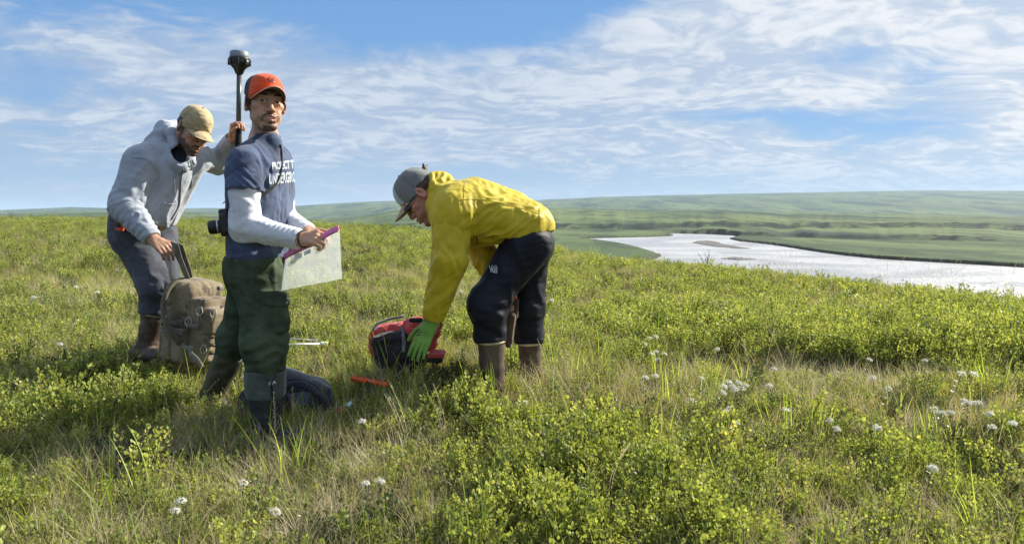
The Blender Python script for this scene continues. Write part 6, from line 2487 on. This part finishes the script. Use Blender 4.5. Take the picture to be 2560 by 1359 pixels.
def sapling(u, v_top, v_base, y, label, n=9, seed=1):
    r2 = random.Random(seed)
    z_top = P(u, v_top, y)
    base = Vector((z_top.x, y, Hs(z_top.x, y)))
    hgt = z_top.z - base.z
    root = empty('willow_sprig', base)
    st, lf = PB(), PB()
    for i in range(n):
        a = r2.uniform(0, 6.28)
        ln = hgt * r2.uniform(.55, 1.0)
        sp = hgt * r2.uniform(.05, .45)
        tip = Vector((math.cos(a) * sp, math.sin(a) * sp * .6, ln))
        mid = Vector((tip.x * .3, tip.y * .3, ln * .55))
        pts = [mid * (2 * t * (1 - t)) + tip * t * t for t in np.linspace(0, 1, 6)]
        st.ribbon(pts, .007, .002, .4, 0, Vector((1, .1, 0)))
        st.ribbon(pts, .007, .002, .4, 0, Vector((0, 1, .1)))
        for j in range(12):
            t = r2.uniform(.35, 1)
            p = mid * (2 * t * (1 - t)) + tip * t * t
            d = Vector((r2.gauss(0, 1), r2.gauss(0, 1), .8)).normalized()
            s_ = d.cross(Vector((r2.gauss(0, 1), r2.gauss(0, 1), r2.gauss(0, 1)))).normalized()
            lf.leaf(p, d, s_, .030, .010, r2.random(), 0, True)
    for nm, b, m in (('stems', st, M_TWIG), ('leaves', lf, M_DARK)):
        o = bpy.data.objects.new(nm, b.mesh(nm, [m]))
        COL.objects.link(o)
        o.parent = root
    tag(root, label, 'shrub')


def single_plants():
    sapling(1768, 622, 665, 16.0, 'bare little willow sprig standing out against the bright river', 9, 2)
    sapling(28, 524, 555, 30.0, 'tiny twiggy shrub on the skyline at the far left', 8, 5)
    # dark seed spikes in front of the near boot
    for u, v0, v1, lab in ((689, 982, 1085, 'brown seed spike in front of the gaiter of the nearest man'), (735, 966, 1060, 'thin seed spike in front of the navy backpack'), (1420, 890, 985, 'tall seed spike right of the far rubber boot')):
        y = 3.42 if u < 1000 else 4.2
        base = P(u, v1, y)
        base.z = Hs(base.x, y)
        tip = P(u - 4, v0, y)
        root = empty('seed_spike', base)
        st, hd = PB(), PB()
        L = tip - base
        st.ribbon([Vector((0, 0, 0)), L * .5, L], .003, .002, .4, 0, Vector((1, 0, 0)))
        for j in range(90):
            t = rnd.uniform(.35, 1)
            d = (rdir(0) + Vector((0, 0, .8))).normalized()
            hd.leaf(L * t, d, d.cross(rdir(0)).normalized(), .011, .006, rnd.uniform(.0, .55), 0, False)
        for nm, b, m in (('stalk', st, M_STEM), ('seeds', hd, M_DRY)):
            o = bpy.data.objects.new(nm, b.mesh(nm, [m]))
            COL.objects.link(o)
            o.parent = root
        tag(root, lab, 'seed spike')
    # broad pale leaf lying in the straw, bottom left
    y = ground_hit(310, 1175, .08)
    c = P(290, 1192, y - .02)
    t = P(328, 1150, y + .02)
    d = (t - c)
    s_ = d.cross(Vector((0, 1, .3))).normalized()
    v, f = [], []
    nrm = d.cross(s_).normalized()
    for j in range(9):
        k = j / 8
        wd = .013 * math.sin(math.pi * min(1, k * .96 + .03)) ** .8
        for q_ in (-1, 0, 1):
            v.append(tuple(c + d * k + s_ * (wd * q_) + nrm * (.004 * abs(q_) + .008 * math.sin(k * 3))))
    for j in range(8):
        for q_ in range(2):
            a = j * 3 + q_
            f.append((a, a + 1, a + 4, a + 3))
    m = plant_mat('pale_leaf', [(0, (.16, .24, .11)), (1, (.20, .28, .14))], .35, 1.2)
    root = empty('broad_leaf', c)
    o = keep(mesh_obj('blade', v, f, m), root)
    keep(tube('midrib', [c + d * t_ + nrm * -.001 for t_ in (-.15, .3, .6, .95)], [.0018, .0014, .001, .0006], M_STEM, None, 5), root)
    tag(root, 'single broad grey-green leaf lying on straw at the bottom left', 'leaf')


# ------------------------------------------------------------------ build
for (u_, v_, y_, r_) in ((1000, 890, 4.36, .17), (1050, 890, 4.30, .10), (690, 1060, 3.98, .22), (770, 1060, 3.96, .16), (470, 915, 4.5, .12), (664, 1090, 3.65, .09), (1230, 985, 4.02, .14), (1326, 950, 4.40, .13),
                         (370, 890, 4.64, .20), (425, 880, 5.0, .10), (525, 1005, 4.04, .12)):
    pp_ = P(u_, v_, y_)
    CLEAR.append((pp_.x, y_, r_))
if not globals().get('NO_VEG'):
    build_vegetation()
person_tshirt()
person_hoodie()
person_jacket()
survey_pole()
plastic_bag()
tan_pack()
red_pack()
navy_pack()
small_things()
if not globals().get('NO_VEG'):
    flowers()
    single_plants()
